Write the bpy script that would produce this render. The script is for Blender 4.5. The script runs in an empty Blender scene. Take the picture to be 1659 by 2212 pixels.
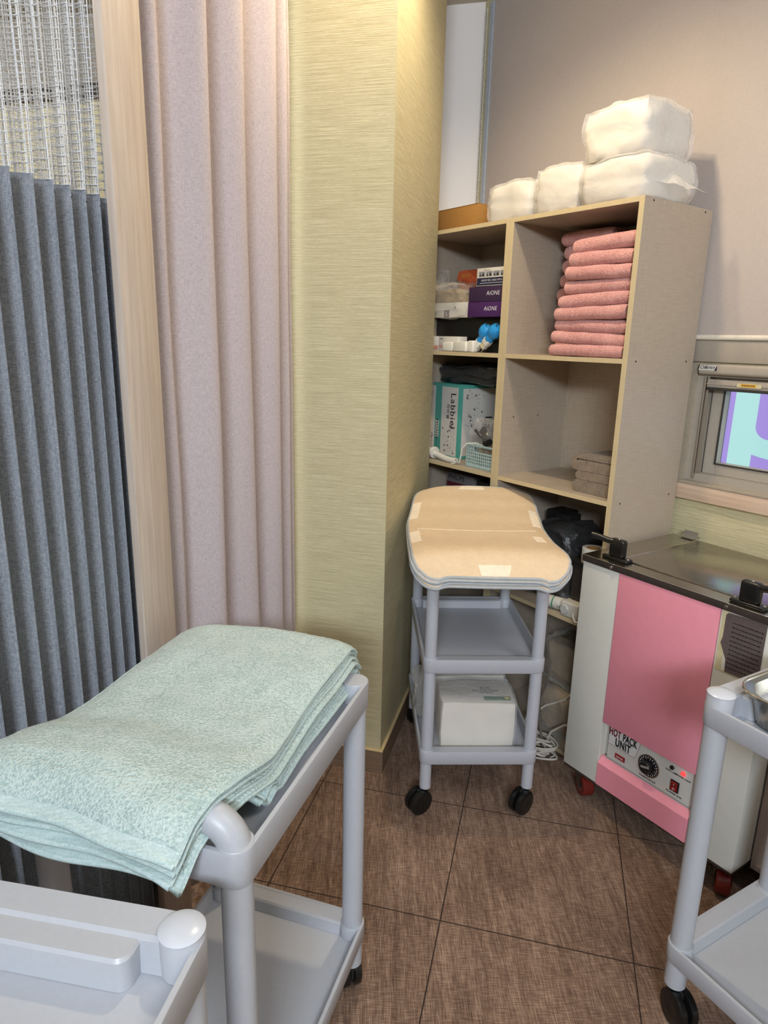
import bpy, bmesh, math, random
from math import sin, cos, pi, radians, sqrt, hypot, atan2
from mathutils import Vector, Matrix, noise

sc = bpy.context.scene
COL = sc.collection
random.seed(11)

# ------------------------------------------------------------------ helpers
def lin(h):
    h = h.lstrip('#')
    o = []
    for i in (0, 2, 4):
        v = int(h[i:i+2], 16) / 255
        o.append(v / 12.92 if v <= .04045 else ((v + .055) / 1.055) ** 2.4)
    return (o[0], o[1], o[2], 1)

class N:
    """tiny node-tree helper"""
    def __init__(s, name):
        s.m = bpy.data.materials.new(name); s.m.use_nodes = True
        s.t = s.m.node_tree; s.t.nodes.clear()
        s.out = s.n('ShaderNodeOutputMaterial')
    def n(s, typ, **kw):
        x = s.t.nodes.new(typ)
        for k, v in kw.items():
            if k in x.inputs: x.inputs[k].default_value = v
            else: setattr(x, k, v)
        return x
    def l(s, a, b): s.t.links.new(a, b)
    def bsdf(s, color=None, rough=.5, **kw):
        b = s.n('ShaderNodeBsdfPrincipled')
        b.inputs['Roughness'].default_value = rough
        if color is not None: b.inputs['Base Color'].default_value = color
        for k, v in kw.items(): b.inputs[k].default_value = v
        s.l(b.outputs[0], s.out.inputs[0]); return b
    def coords(s, kind='Object', scale=(1, 1, 1), rot=(0, 0, 0), loc=(0, 0, 0)):
        tc = s.n('ShaderNodeTexCoord'); mp = s.n('ShaderNodeMapping')
        mp.inputs['Scale'].default_value = scale; mp.inputs['Rotation'].default_value = rot
        mp.inputs['Location'].default_value = loc
        s.l(tc.outputs[kind], mp.inputs[0]); return mp.outputs[0]
    def noise(s, vec, scale=10, detail=2, rough=.5):
        x = s.n('ShaderNodeTexNoise'); x.inputs['Scale'].default_value = scale
        x.inputs['Detail'].default_value = detail; x.inputs['Roughness'].default_value = rough
        if vec is not None: s.l(vec, x.inputs['Vector'])
        return x.outputs['Fac']
    def ramp(s, fac, stops):
        r = s.n('ShaderNodeValToRGB'); e = r.color_ramp.elements
        while len(e) < len(stops): e.new(.5)
        for el, (p, c) in zip(e, stops): el.position = p; el.color = c
        s.l(fac, r.inputs[0]); return r.outputs[0]
    def math(s, op, a, b=None):
        x = s.n('ShaderNodeMath', operation=op)
        for i, v in enumerate((a, b)):
            if v is None: continue
            if isinstance(v, (int, float)): x.inputs[i].default_value = v
            else: s.l(v, x.inputs[i])
        return x.outputs[0]
    def mix(s, fac, a, b, mode='MIX'):
        x = s.n('ShaderNodeMix', data_type='RGBA', blend_type=mode)
        if isinstance(fac, (int, float)): x.inputs[0].default_value = fac
        else: s.l(fac, x.inputs[0])
        for i, v in ((6, a), (7, b)):
            if isinstance(v, tuple): x.inputs[i].default_value = v
            else: s.l(v, x.inputs[i])
        return x.outputs[2]
    def bump(s, b, h, strength=.3, dist=.002):
        x = s.n('ShaderNodeBump'); x.inputs['Strength'].default_value = strength
        x.inputs['Distance'].default_value = dist
        s.l(h, x.inputs['Height']); s.l(x.outputs[0], b.inputs['Normal'])

def plain(name, hexc, rough=.5, var=.06, scale=60, bump=.0, bdist=.001, **kw):
    """procedural base: colour with a little mottling"""
    k = N(name); c = lin(hexc)
    b = k.bsdf(None, rough, **kw)
    f = k.noise(k.coords(), scale, 3)
    lo = tuple(x * (1 - var) for x in c[:3]) + (1,); hi = tuple(min(1, x * (1 + var)) for x in c[:3]) + (1,)
    k.l(k.ramp(f, [(.3, lo), (.7, hi)]), b.inputs['Base Color'])
    if bump: k.bump(b, f, bump, bdist)
    return k.m

def woven(name, hexa, hexb, axes=((500, 500, 40), (60, 60, 500)), rough=.9, bump=.4, sheen=.0, bdist=.001, transl=0):
    k = N(name); b = k.bsdf(None, rough)
    f1 = k.noise(k.coords(scale=axes[0]), 1, 2); f2 = k.noise(k.coords(scale=axes[1]), 1, 2)
    f = k.math('MULTIPLY', k.math('ADD', f1, f2), .5)
    k.l(k.ramp(f, [(.38, lin(hexa)), (.62, lin(hexb))]), b.inputs['Base Color'])
    if sheen: b.inputs['Sheen Weight'].default_value = sheen
    k.bump(b, f, bump, bdist)
    if transl:
        tr = k.n('ShaderNodeBsdfTranslucent'); tr.inputs[0].default_value = lin(hexb)
        mx = k.n('ShaderNodeMixShader'); mx.inputs[0].default_value = transl
        k.l(b.outputs[0], mx.inputs[1]); k.l(tr.outputs[0], mx.inputs[2]); k.l(mx.outputs[0], k.out.inputs[0])
    return k.m

def terry(name, hexa, hexb, scale=260, bump=.9, bdist=.004):
    k = N(name); b = k.bsdf(None, .95)
    v = k.coords()
    f = k.noise(v, scale, 2, .6); g = k.noise(v, 22, 3)
    h = k.math('ADD', k.math('MULTIPLY', f, .75), k.math('MULTIPLY', g, .25))
    k.l(k.ramp(h, [(.36, lin(hexa)), (.56, lin(hexb))]), b.inputs['Base Color'])
    b.inputs['Sheen Weight'].default_value = .25
    k.bump(b, f, bump, bdist)
    return k.m

def film(name, tint='#ffffff', opac=.12, rough=.15, bscale=45):
    k = N(name); b = k.bsdf(lin(tint), rough)
    b.inputs['Specular IOR Level'].default_value = .7
    f = k.noise(k.coords(), bscale, 4, .6); k.bump(b, f, .6, .01)
    tr = k.n('ShaderNodeBsdfTransparent'); mx = k.n('ShaderNodeMixShader')
    lw = k.n('ShaderNodeLayerWeight'); lw.inputs[0].default_value = .35
    fac = k.math('ADD', k.math('MULTIPLY', lw.outputs['Facing'], .35), opac)
    k.l(fac, mx.inputs[0]); k.l(tr.outputs[0], mx.inputs[1]); k.l(b.outputs[0], mx.inputs[2])
    k.l(mx.outputs[0], k.out.inputs[0]); return k.m

class MB:
    """collects shapes into ONE mesh"""
    def __init__(s): s.b = bmesh.new()
    def box(s, x0, x1, y0, y1, z0, z1, bev=0, seg=2, M=None):
        b = bmesh.new(); bmesh.ops.create_cube(b, size=1)
        for v in b.verts:
            v.co = Vector(((x0+x1)/2 + v.co.x*(x1-x0), (y0+y1)/2 + v.co.y*(y1-y0), (z0+z1)/2 + v.co.z*(z1-z0)))
        if bev: bmesh.ops.bevel(b, geom=b.edges[:], offset=bev, segments=seg, affect='EDGES', profile=.5)
        s.join(b, M); return s
    def join(s, b, M=None):
        if M is not None: bmesh.ops.transform(b, matrix=M, verts=b.verts)
        me = bpy.data.meshes.new('t'); b.to_mesh(me); b.free(); s.b.from_mesh(me); bpy.data.meshes.remove(me)
    def lathe(s, prof, seg=32, c=(0, 0, 0), M=None, caps=True):
        b = bmesh.new(); rings = []
        for r, z in prof:
            rings.append([b.verts.new((r*cos(2*pi*i/seg), r*sin(2*pi*i/seg), z)) for i in range(seg)])
        for a, d in zip(rings, rings[1:]):
            for i in range(seg): b.faces.new((a[i], a[(i+1) % seg], d[(i+1) % seg], d[i]))
        if caps:
            b.faces.new(rings[0][::-1]); b.faces.new(rings[-1])
        T = Matrix.Translation(c)
        s.join(b, T @ M if M is not None else T); return s
    def cyl(s, p0, p1, r0, r1=None, seg=24):
        p0, p1 = Vector(p0), Vector(p1); d = p1 - p0; r1 = r0 if r1 is None else r1
        M = d.to_track_quat('Z', 'Y').to_matrix().to_4x4(); M.translation = p0
        return s.lathe([(r0, 0), (r1, d.length)], seg, M=M)
    def tube(s, pts, r, seg=10, closed=False):
        pts = [Vector(p) for p in pts]; b = bmesh.new(); rings = []; n = len(pts); up = Vector((0, 0, 1))
        prev = None
        for i, p in enumerate(pts):
            a = pts[i-1] if i or closed else p; c = pts[(i+1) % n] if i < n-1 or closed else p
            t = (c - a).normalized()
            x = t.cross(up) if prev is None else prev - t * prev.dot(t)
            if x.length < 1e-5: x = t.cross(Vector((1, 0, 0)))
            x.normalize(); prev = x; y = t.cross(x)
            rings.append([b.verts.new(p + r*(cos(2*pi*k/seg)*x + sin(2*pi*k/seg)*y)) for k in range(seg)])
        m = n if closed else n-1
        for i in range(m):
            a, d = rings[i], rings[(i+1) % n]
            for k in range(seg): b.faces.new((a[k], a[(k+1) % seg], d[(k+1) % seg], d[k]))
        if not closed:
            b.faces.new(rings[0][::-1]); b.faces.new(rings[-1])
        s.join(b); return s
    def prism(s, poly, y0, y1, axis='Y', M=None):
        """poly in the two other axes, extruded along axis"""
        b = bmesh.new()
        def P(u, w, e): return (u, e, w) if axis == 'Y' else (e, u, w) if axis == 'X' else (u, w, e)
        A = [b.verts.new(P(u, w, y0)) for u, w in poly]; D = [b.verts.new(P(u, w, y1)) for u, w in poly]
        n = len(poly)
        for i in range(n): b.faces.new((A[i], A[(i+1) % n], D[(i+1) % n], D[i]))
        b.faces.new(A[::-1]); b.faces.new(D)
        bmesh.ops.recalc_face_normals(b, faces=b.faces); s.join(b, M); return s
    def loops(s, loops, cap0=True, cap1=True, M=None):
        b = bmesh.new(); R = [[b.verts.new(p) for p in L] for L in loops]; n = len(R[0])
        for a, d in zip(R, R[1:]):
            for i in range(n): b.faces.new((a[i], a[(i+1) % n], d[(i+1) % n], d[i]))
        if cap0: b.faces.new(R[0][::-1])
        if cap1: b.faces.new(R[-1])
        bmesh.ops.recalc_face_normals(b, faces=b.faces); s.join(b, M); return s
    def slab(s, f, nu, nv, th):
        """thick sheet: f(u,v)->(top point, bottom point) with u,v in 0..1"""
        b = bmesh.new(); T = []; Bt = []
        for j in range(nv+1):
            T.append([]); Bt.append([])
            for i in range(nu+1):
                p = f(i/nu, j/nv); T[-1].append(b.verts.new(p[0])); Bt[-1].append(b.verts.new(p[1]))
        for j in range(nv):
            for i in range(nu):
                b.faces.new((T[j][i], T[j][i+1], T[j+1][i+1], T[j+1][i]))
                b.faces.new((Bt[j][i], Bt[j+1][i], Bt[j+1][i+1], Bt[j][i+1]))
        for j in range(nv):
            b.faces.new((T[j][0], T[j+1][0], Bt[j+1][0], Bt[j][0])); b.faces.new((T[j+1][nu], T[j][nu], Bt[j][nu], Bt[j+1][nu]))
        for i in range(nu):
            b.faces.new((T[0][i+1], T[0][i], Bt[0][i], Bt[0][i+1])); b.faces.new((T[nv][i], T[nv][i+1], Bt[nv][i+1], Bt[nv][i]))
        bmesh.ops.recalc_face_normals(b, faces=b.faces); s.join(b); return s
    def wobble(s, amp, freq=8, seed=0.0):
        for v in s.b.verts:
            q = noise.noise_vector(v.co * freq + Vector((seed, seed*1.7, seed*.3))); v.co += q * amp
        return s
    def out(s, name, m, parent=None, smooth=40, mods=()):
        me = bpy.data.meshes.new(name); s.b.to_mesh(me); s.b.free()
        me.materials.append(m)
        if smooth:
            me.shade_smooth(); me.set_sharp_from_angle(angle=radians(smooth))
        o = bpy.data.objects.new(name, me); COL.objects.link(o)
        if parent is not None: o.parent = parent
        return o

def rr(w, l, r, z, n=6, cx=0, cy=0):
    """rounded rectangle loop in XY"""
    P = []
    for qx, qy, a0 in ((1, 1, 0), (-1, 1, pi/2), (-1, -1, pi), (1, -1, 3*pi/2)):
        for k in range(n+1):
            a = a0 + pi/2*k/n
            P.append((cx + qx*(w/2-r) + r*cos(a), cy + qy*(l/2-r) + r*sin(a), z))
    return P

def tag(o, label, cat, group=None):
    o['label'] = label; o['category'] = cat
    if group: o['group'] = group
    return o
def thing(name, label, cat, loc=(0, 0, 0), rz=0, group=None):
    o = bpy.data.objects.new(name, None); COL.objects.link(o); o.empty_display_size = .05
    o.location = loc; o.rotation_euler = (0, 0, rz); return tag(o, label, cat, group)
def struct(o, kind='structure'): o['kind'] = kind; return o
def place(o, loc, rz=0): o.location = loc; o.rotation_euler = (0, 0, rz); return o
def copy_tree(o, parent=None):
    c = o.copy(); COL.objects.link(c); c.parent = parent
    for ch in list(o.children): copy_tree(ch, c)
    return c
def text(body, size, loc, rot, m, parent, name='lettering', align='CENTER', ext=.0004, sx=1, shear=0, bold=0):
    cu = bpy.data.curves.new('t', 'FONT'); cu.body = body; cu.size = size; cu.align_x = align; cu.align_y = 'CENTER'; cu.space_character = 1.12
    cu.extrude = ext; cu.shear = shear; cu.offset = bold
    t = bpy.data.objects.new('t', cu); COL.objects.link(t)
    bpy.context.view_layer.update()
    me = bpy.data.meshes.new_from_object(t.evaluated_get(bpy.context.evaluated_depsgraph_get()))
    bpy.data.objects.remove(t); bpy.data.curves.remove(cu)
    me.materials.clear(); me.materials.append(m)
    o = bpy.data.objects.new(name, me); COL.objects.link(o); o.parent = parent
    o.location = loc; o.rotation_euler = rot; o.scale = (sx, 1, 1)
    return o

# shelf frame: s along the front, d into the depth
TH = atan2(-.80874, .58817)
F0 = Vector((.7355, 2.1225, 0)); TV = Vector((.58817, -.80874, 0)); NV = Vector((.80874, .58817, 0))
def SH(s, d, z): return F0 + TV*s + NV*d + Vector((0, 0, z))
C0 = Vector((.0063, 2.102, 0)); CA = -.242
CT = Vector((cos(CA), sin(CA), 0)); CN = Vector((-sin(CA), cos(CA), 0))
def CW(s, d, z): return C0 + CT*s + CN*d + Vector((0, 0, z))

# ------------------------------------------------------------------ materials
def wallpaper_mat():
    k = N('wallpaper'); b = k.bsdf(None, .75)
    f1 = k.noise(k.coords(scale=(7, 7, 330)), 1, 3, .65); f2 = k.noise(k.coords(scale=(40, 40, 900)), 1, 2)
    f3 = k.noise(k.coords(scale=(700, 700, 60)), 1, 1)
    f = k.math('ADD', k.math('MULTIPLY', f1, .6), k.math('ADD', k.math('MULTIPLY', f2, .3), k.math('MULTIPLY', f3, .1)))
    k.l(k.ramp(f, [(.36, lin('#aea481')), (.5, lin('#c1b792')), (.66, lin('#d6ceac'))]), b.inputs['Base Color'])
    k.bump(b, f, .55, .0025); return k.m
def carpet_mat():
    k = N('carpet'); b = k.bsdf(None, .95)
    ca = -radians(-13.6)
    v = k.coords(rot=(0, 0, ca))           # tile axes
    sx = k.n('ShaderNodeSeparateXYZ'); k.l(v, sx.inputs[0])
    def joint(out, off, per):
        q = k.math('FRACT', k.math('DIVIDE', k.math('SUBTRACT', out, off), per))
        d = k.math('MINIMUM', q, k.math('SUBTRACT', 1.0, q))
        return k.math('LESS_THAN', d, .0035)
    J = k.math('MAXIMUM', joint(sx.outputs[0], -.176, .49), joint(sx.outputs[1], 1.470, .47))
    w1 = k.noise(k.coords(rot=(0, 0, ca), scale=(420, 22, 1)), 1, 2); w2 = k.noise(k.coords(rot=(0, 0, ca), scale=(30, 420, 1)), 1, 2)
    w3 = k.noise(k.coords(rot=(0, 0, ca), scale=(60, 2.2, 1)), 1, 2); big = k.noise(v, 5, 3)
    f = k.math('ADD', k.math('ADD', k.math('MULTIPLY', w1, .36), k.math('MULTIPLY', w2, .30)), k.math('ADD', k.math('MULTIPLY', w3, .18), k.math('MULTIPLY', big, .16)))
    col = k.ramp(f, [(.37, lin('#4a362a')), (.5, lin('#79604f')), (.63, lin('#a98f7b'))])
    k.l(k.mix(J, col, lin('#2e2019')), b.inputs['Base Color'])
    h = k.math('SUBTRACT', f, k.math('MULTIPLY', J, .6)); k.bump(b, h, .6, .003); return k.m
def wood_mat(name, a, b_, axis='Z', rough=.5):
    k = N(name); b = k.bsdf(None, rough)
    sc_ = {'Z': (90, 90, 4), 'X': (4, 90, 90)}[axis]
    f = k.noise(k.coords(scale=sc_), 1, 4, .6)
    k.l(k.ramp(f, [(.3, lin(a)), (.7, lin(b_))]), b.inputs['Base Color']); k.bump(b, f, .12, .0008); return k.m
def steel_mat(name, c='#b9b6ae', rough=.28, scr=.25):
    k = N(name); b = k.bsdf(lin(c), rough, Metallic=1.0)
    f = k.noise(k.coords(scale=(8, 60, 60)), 3, 4, .7)
    r = k.n('ShaderNodeMapRange'); k.l(f, r.inputs[0]); r.inputs[3].default_value = rough - .1; r.inputs[4].default_value = rough + scr
    k.l(r.outputs[0], b.inputs['Roughness']); k.bump(b, f, .05, .001); return k.m
def emit(name, hexc, s):
    k = N(name); e = k.n('ShaderNodeEmission'); e.inputs[0].default_value = lin(hexc); e.inputs[1].default_value = s
    k.l(e.outputs[0], k.out.inputs[0]); return k.m

M = dict(
    paper=wallpaper_mat(), carpet=carpet_mat(),
    white_wall=plain('painted_wall', '#efebe9', .8, .02, 8),
    ceiling=plain('ceiling_paint', '#d8d0c0', .85, .02, 8),
    upper=plain('upper_paint', '#cfc4b2', .8, .03, 6),
    base=wood_mat('baseboard_wood', '#6f5b49', '#8d7660', 'X'), base_top=plain('baseboard_cap', '#c9b184', .6),
    post=wood_mat('pale_wood', '#b1a194', '#c9bbae'),
    shelf=woven('linen_melamine', '#a89a88', '#b3a594', ((300, 300, 16), (16, 16, 300)), .45, .04),
    edge=plain('shelf_edging', '#c6b48f', .5, .04),
    sill=wood_mat('sill_wood', '#c5aa93', '#dbc3ad', 'X'),
    sill_top=plain('sill_cap', '#a99d8c', .5),
    frame=plain('window_frame_grey', '#a89f92', .45, .03), frame_dk=plain('window_rubber', '#33312f', .6),
    blind=woven('blind_fabric', '#cdc1b9', '#d5cac3', ((500, 500, 60), (60, 60, 500)), .85, .05, transl=.30),
    bar=plain('blind_bar', '#dcd3c3', .45), chain=plain('bead_plastic', '#d8d6d0', .35), leak_blue=plain('light_leak_blue', '#aab2bc', .5),
    curtain_grey=woven('grey_curtain_cloth', '#6d727a', '#989ca3', ((900, 900, 120), (130, 130, 900)), .9, .4),
    curtain_lav=woven('lavender_curtain_cloth', '#a79b9e', '#bdb2b4', ((800, 800, 100), (110, 110, 800)), .85, .4, sheen=.1),
    mesh=plain('white_net_thread', '#d6d7d8', .8),
    plastic=plain('grey_plastic', '#b0b3ba', .38, .02, 120, .05, .0005),
    cap=plain('cap_plastic', '#c3c8d2', .25, .01), black=plain('black_plastic', '#121212', .3, .1),
    rubber=plain('black_rubber', '#1a1a19', .5, .15),
    mint=terry('mint_terry', '#9bb2b0', '#c3d3cf', 240, 1.0, .005), mint_hem=woven('mint_hem', '#a3b9b9', '#bfcfcd', ((14, 300, 300), (300, 300, 300)), .9, .5),
    pink_t=terry('pink_terry', '#b56c66', '#e0a69f', 330, 1.0, .004), brown_t=terry('brown_terry', '#5a4c40', '#93836f', 330, 1.0, .004),
    pad=woven('beige_vinyl', '#d6bd9c', '#dcc4a3', ((30, 30, 30), (90, 90, 90)), .6, .05), piping=plain('grey_piping', '#a7abae', .6), velcro=plain('velcro_tab', '#eedfc8', .8),
    hot_white=plain('ivory_steel', '#cccbc2', .4, .02, 30), hot_pink=plain('pink_panel', '#e2909f', .42, .02, 40),
    steel=steel_mat('lid_steel', '#b5b0a6', .17, .22), chrome=steel_mat('chrome', '#c8c5be', .16, .1), dark_trim=plain('dark_trim', '#3a322d', .3, .1),
    pan=steel_mat('pan_steel', '#b5b2ab', .22, .12),
    panel=plain('control_panel', '#c4c3bd', .35, .02), plate=plain('name_plate', '#cfcecd', .3, .02), red_line=plain('red_line', '#8a3640', .5),
    ink=plain('black_ink', '#151315', .5), ink_grey=plain('grey_ink', '#6b6668', .6), ink_red=plain('red_ink', '#6d1720', .5), ink_white=plain('white_ink', '#d8d6dc', .5),
    dial=plain('dial_black', '#17161a', .35), badge=plain('red_badge', '#8d1a20', .4), switch=plain('red_rocker', '#7d1512', .3),
    lamp_off=plain('green_lens', '#1b211c', .2), lamp_on=emit('red_lens', '#ff3030', 3.0),
    notice=plain('notice_sheet', '#5f5452', .35, .08, 90), tape=plain('yellowed_tape', '#c9bd98', .45, .1),
    wheel_red=plain('red_wheel', '#6d2119', .35), bracket=steel_mat('bracket_steel', '#77736c', .4, .2),
    cotton=plain('white_cotton', '#d2cbc0', .9, .03, 18, .2, .004), film=film('clear_film', '#ffffff', .14, .07, 55), film2=film('clear_bag_film', '#e8e2d5', .13, .1, 60), film_t=film('film_tail', '#f4f1ea', .24, .1, 70),
    white=plain('white_plastic', '#d9d6cc', .35, .02), kraft=plain('kraft_board', '#a07338', .7, .04),
    purple=plain('dark_purple_card', '#3b2748', .45), purple2=plain('purple_card', '#4a2560', .45), black_card=plain('black_card', '#1d1c1b', .4),
    card=plain('white_card', '#cfcbc4', .55, .02), navy=plain('navy_print', '#20243f', .5), photo=plain('photo_print', '#8b8d92', .5, .2, 90),
    orange=plain('orange_card', '#d8673c', .5), orange_d=plain('orange_print', '#b24a28', .5), rose=plain('rose_print', '#c08c86', .5),
    blue=plain('blue_plastic', '#2791d6', .35), teal=plain('teal_card', '#4f9e92', .45), basket=plain('pale_blue_plastic', '#a5bcbc', .4),
    film3=film('thin_bag_film', '#f0ece4', .035, .12, 60),
    dark_bag=film('dark_bag_film', '#3a3a3a', .75, .35, 40), grey_print=plain('grey_card', '#6f6a6a', .6), red_print=plain('dark_red_card', '#5d1f24', .5),
    cable=plain('white_cable', '#c7bfb2', .5), cable_g=plain('grey_cable', '#6b655c', .55), green=plain('green_label', '#1f6b32', .4), green2=plain('green_band', '#2d8a66', .4),
    cab=wood_mat('taupe_wood', '#7b6a60', '#96857a'), cab_in=plain('cabinet_inside', '#a08f7f', .6), bottle=plain('dark_bottle', '#1c1512', .15, .1),
    sign_c=emit('sign_cyan', '#b6ebea', 1.0), sign_p=emit('sign_purple', '#a995e6', 1.0), sign_box=plain('sign_box', '#8a8a90', .5),
    yellow=plain('yellow_sticker', '#d5b045', .5), contents=plain('bag_contents', '#8a765a', .8, .25, 14),
)
k = N('clear_glass'); g_ = k.n('ShaderNodeBsdfTransparent'); gl = k.n('ShaderNodeBsdfGlossy'); gl.inputs['Roughness'].default_value = .03
mx = k.n('ShaderNodeMixShader'); mx.inputs[0].default_value = .08; k.l(g_.outputs[0], mx.inputs[1]); k.l(gl.outputs[0], mx.inputs[2]); k.l(mx.outputs[0], k.out.inputs[0]); M['glass'] = k.m

# ------------------------------------------------------------------ room shell
CEIL = 2.88
b = MB(); b.box(-2.6, 4.2, -3.6, 4.2, -.05, 0); struct(b.out('floor', M['carpet'], smooth=0))
b = MB(); b.box(-2.6, 4.2, -3.6, 4.2, CEIL, CEIL + .05); struct(b.out('ceiling', M['ceiling'], smooth=0))

# window wall (local x = s, local y = d)
WD = .392
def wall_piece(mb, s0, s1, z0, z1, d0=WD, d1=WD + .12): mb.box(s0, s1, d0, d1, z0, z1)
b = MB()
wall_piece(b, -1.16, 5.4, 0, .976); wall_piece(b, -1.16, .004, .976, 1.44); wall_piece(b, .75, 5.4, .976, 1.44)
wall_piece(b, -1.16, 5.4, 1.44, 1.60); wall_piece(b, -1.16, -1.02, 1.60, 2.70); wall_piece(b, 1.3, 5.4, 1.60, 2.70); wall_piece(b, -1.16, 5.4, 2.70, CEIL)
w = place(b.out('wall_right', M['paper'], smooth=0), F0, TH); struct(w)
# end wall in the corner behind the column
b = MB(); b.box(-1.4, 0, 0, .12, 0, CEIL)
w = place(b.out('wall_back', M['white_wall'], smooth=0), SH(-1.145, WD, 0), CA); struct(w)
# column and the partition that carries on to the left behind the curtains
b = MB(); b.box(-.62, 0, 0, .75, 0, CEIL); struct(place(b.out('wall_column', M['paper'], smooth=0), C0, CA))
b = MB(); b.box(-2.3, -.62, .0, .10, 0, 2.20); o = struct(place(b.out('wall_partition', M['paper'], smooth=0), C0, CA))
b = MB(); b.box(-2.3, -.62, -.012, .112, 2.20, 2.24); struct(place(b.out('trim_2', M['dark_trim'], smooth=0), C0, CA))
b = MB(); b.box(-2.3, -.62, 1.0, 1.1, 0, CEIL); struct(place(b.out('wall_left', M['upper'], smooth=0), C0, CA))
b = MB(); b.box(-2.7, 4.3, -3.7, -3.6, 0, CEIL); struct(b.out('wall_front', M['upper'], smooth=0))
b = MB(); b.box(-2.7, -2.6, -3.6, 4.2, 0, CEIL); struct(b.out('wall_side', M['upper'], smooth=0))
# skirting round the column
b = MB(); b.box(-2.3, .011, -.011, 0, 0, .085); b.box(0, .011, 0, .75, 0, .085)
bb = struct(place(b.out('baseboard_left', M['base'], smooth=0), C0, CA))
b = MB(); b.box(-2.3, .0112, -.0112, 0, .085, .092, .002); b.box(0, .0112, 0, .75, .085, .092, .002)
b.out('cap_strip', M['base_top'], bb)
# sill and header trims of the small window
b = MB(); b.box(-.02, 1.3, .372, .43, .978, 1.032, .003); o = struct(place(b.out('trim_1', M['sill'], smooth=30), F0, TH))
b = MB(); b.box(-.02, 1.3, .370, .46, 1.032, 1.043, .002); b.out('sill_cap', M['sill_top'], o)
b = MB(); b.box(-.02, 1.3, .380, .46, 1.448, 1.5185, .003); o = struct(place(b.out('trim_3', M['frame'], smooth=30), F0, TH))

b = MB(); b.box(-.02, .0075, .3895, .47, 1.040, 1.447); struct(place(b.out('trim_4', M['sill_top'], smooth=0), F0, TH))
# small window with roll screen
win = bpy.data.objects.new('window_1', None); COL.objects.link(win); struct(win); place(win, F0, TH)
b = MB(); b.box(.006, .045, .40, .46, 1.043, 1.445); b.box(.045, .75, .40, .46, 1.043, 1.07); b.box(.72, .75, .40, .46, 1.07, 1.445); b.box(.045, .72, .40, .46, 1.40, 1.445)
b.out('window_frame', M['frame'], win, 0)
b = MB(); b.box(.036, .043, .392, .40, 1.052, 1.40); b.box(.049, .053, .394, .41, 1.07, 1.40); b.out('screen_track', M['chrome'], win, 0)
b = MB(); b.box(.053, .098, .425, .455, 1.07, 1.40, .002); b.box(.098, .72, .425, .455, 1.07, 1.112, .002); b.box(.098, .72, .425, .455, 1.362, 1.40, .002); b.out('sash', M['frame'], win, 0)
b = MB(); b.box(.094, .099, .420, .424, 1.108, 1.366); b.box(.094, .72, .420, .424, 1.106, 1.111); b.out('gasket', M['frame_dk'], win, 0)
b = MB(); b.box(.098, .72, .438, .442, 1.112, 1.362); b.out('pane', M['glass'], win, 0)
rs = thing('roll_screen', 'beige roll-up insect screen cassette at the top of the small window', 'insect screen', F0, TH)
b = MB(); b.box(.016, .75, .375, .415, 1.407, 1.443, .010, 4); b.out('cassette', M['frame'], rs)
b = MB(); b.box(.047, .70, .39, .402, 1.366, 1.393, .002); b.box(.047, .70, .387, .39, 1.376, 1.379); b.out('pull_bar', M['frame'], rs, 30)
b = MB(); b.box(.047, .70, .388, .404, 1.357, 1.366, .002); b.out('brush_strip', M['frame_dk'], rs, 30)
b = MB(); b.box(.020, .083, .3735, .3750, 1.421, 1.439); lp = b.out('sticker', M['card'], rs, 0)
b = MB(); b.prism([(.020, 1.421), (.020, 1.439), (.0235, 1.439)], .3731, .3735); b.out('sticker_corner', M['ink'], lp, 0); b = MB(); b.prism([(.083, 1.439), (.083, 1.421), (.075, 1.421)], .3731, .3735); b.out('sticker_corner', M['ink'], lp, 0)
text('OK', .016, (.036, .3732, 1.4305), (pi/2, 0, 0), M['ink'], lp, shear=.25); text('롤방충망', .0085, (.061, .3732, 1.430), (pi/2, 0, 0), M['ink'], lp)
b = MB(); b.box(.150, .228, .3868, .3885, 1.372, 1.385); st = b.out('sticker', M['tape'], rs, 0)
b = MB(); b.box(.162, .212, .3862, .3868, 1.374, 1.384); b.out('sticker_print', M['yellow'], st, 0)
b = MB()
for i in range(7): b.box(.167 + i*.006, .1705 + i*.006, .3857, .3862, 1.377, 1.3815)
b.out('sticker_ink', M['ink_red'], st, 0)

# lit sign just outside the small window
sg = thing('sign', 'lit purple and cyan sign seen through the small window', 'sign', F0, TH)
b = MB(); b.box(.05, .60, .505, .58, 1.02, 1.45); b.out('sign_box', M['sign_box'], sg, 0)
b = MB(); b.box(.077, .60, .500, .505, 1.03, 1.44); b.out('sign_face', M['sign_c'], sg, 0)
b = MB(); b.box(.077, .0955, .498, .500, 1.03, 1.44)
poly = [(.176, 1.44)] + [(.177, 1.24)] + [(.225 - .048*cos(a), 1.243 - .042*sin(a)) for a in [i*pi/16 for i in range(9)]] + [(.5, 1.200), (.5, 1.44)]
b.prism(poly, .498, .500)
b.prism([(.177, 1.03), (.177, 1.146), (.20, 1.141), (.233, 1.137), (.5, 1.134), (.5, 1.03)], .498, .500)
b.out('sign_letter', M['sign_p'], sg, 0)

# upper window behind the blinds
win2 = bpy.data.objects.new('window_2', None); COL.objects.link(win2); struct(win2); place(win2, F0, TH)
b = MB(); b.box(-1.02, 1.3, .45, .50, 1.60, 1.64); b.box(-1.02, 1.3, .45, .50, 2.66, 2.70); b.box(-1.02, -.98, .45, .50, 1.64, 2.66); b.box(-.085, -.01, .397, .50, 1.64, 2.66); b.box(1.26, 1.3, .45, .50, 1.64, 2.66)
b.out('window_frame', M['frame'], win2, 0)
b = MB(); b.box(-.98, 1.26, .47, .474, 1.64, 2.66); b.out('pane', M['glass'], win2, 0)

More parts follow.
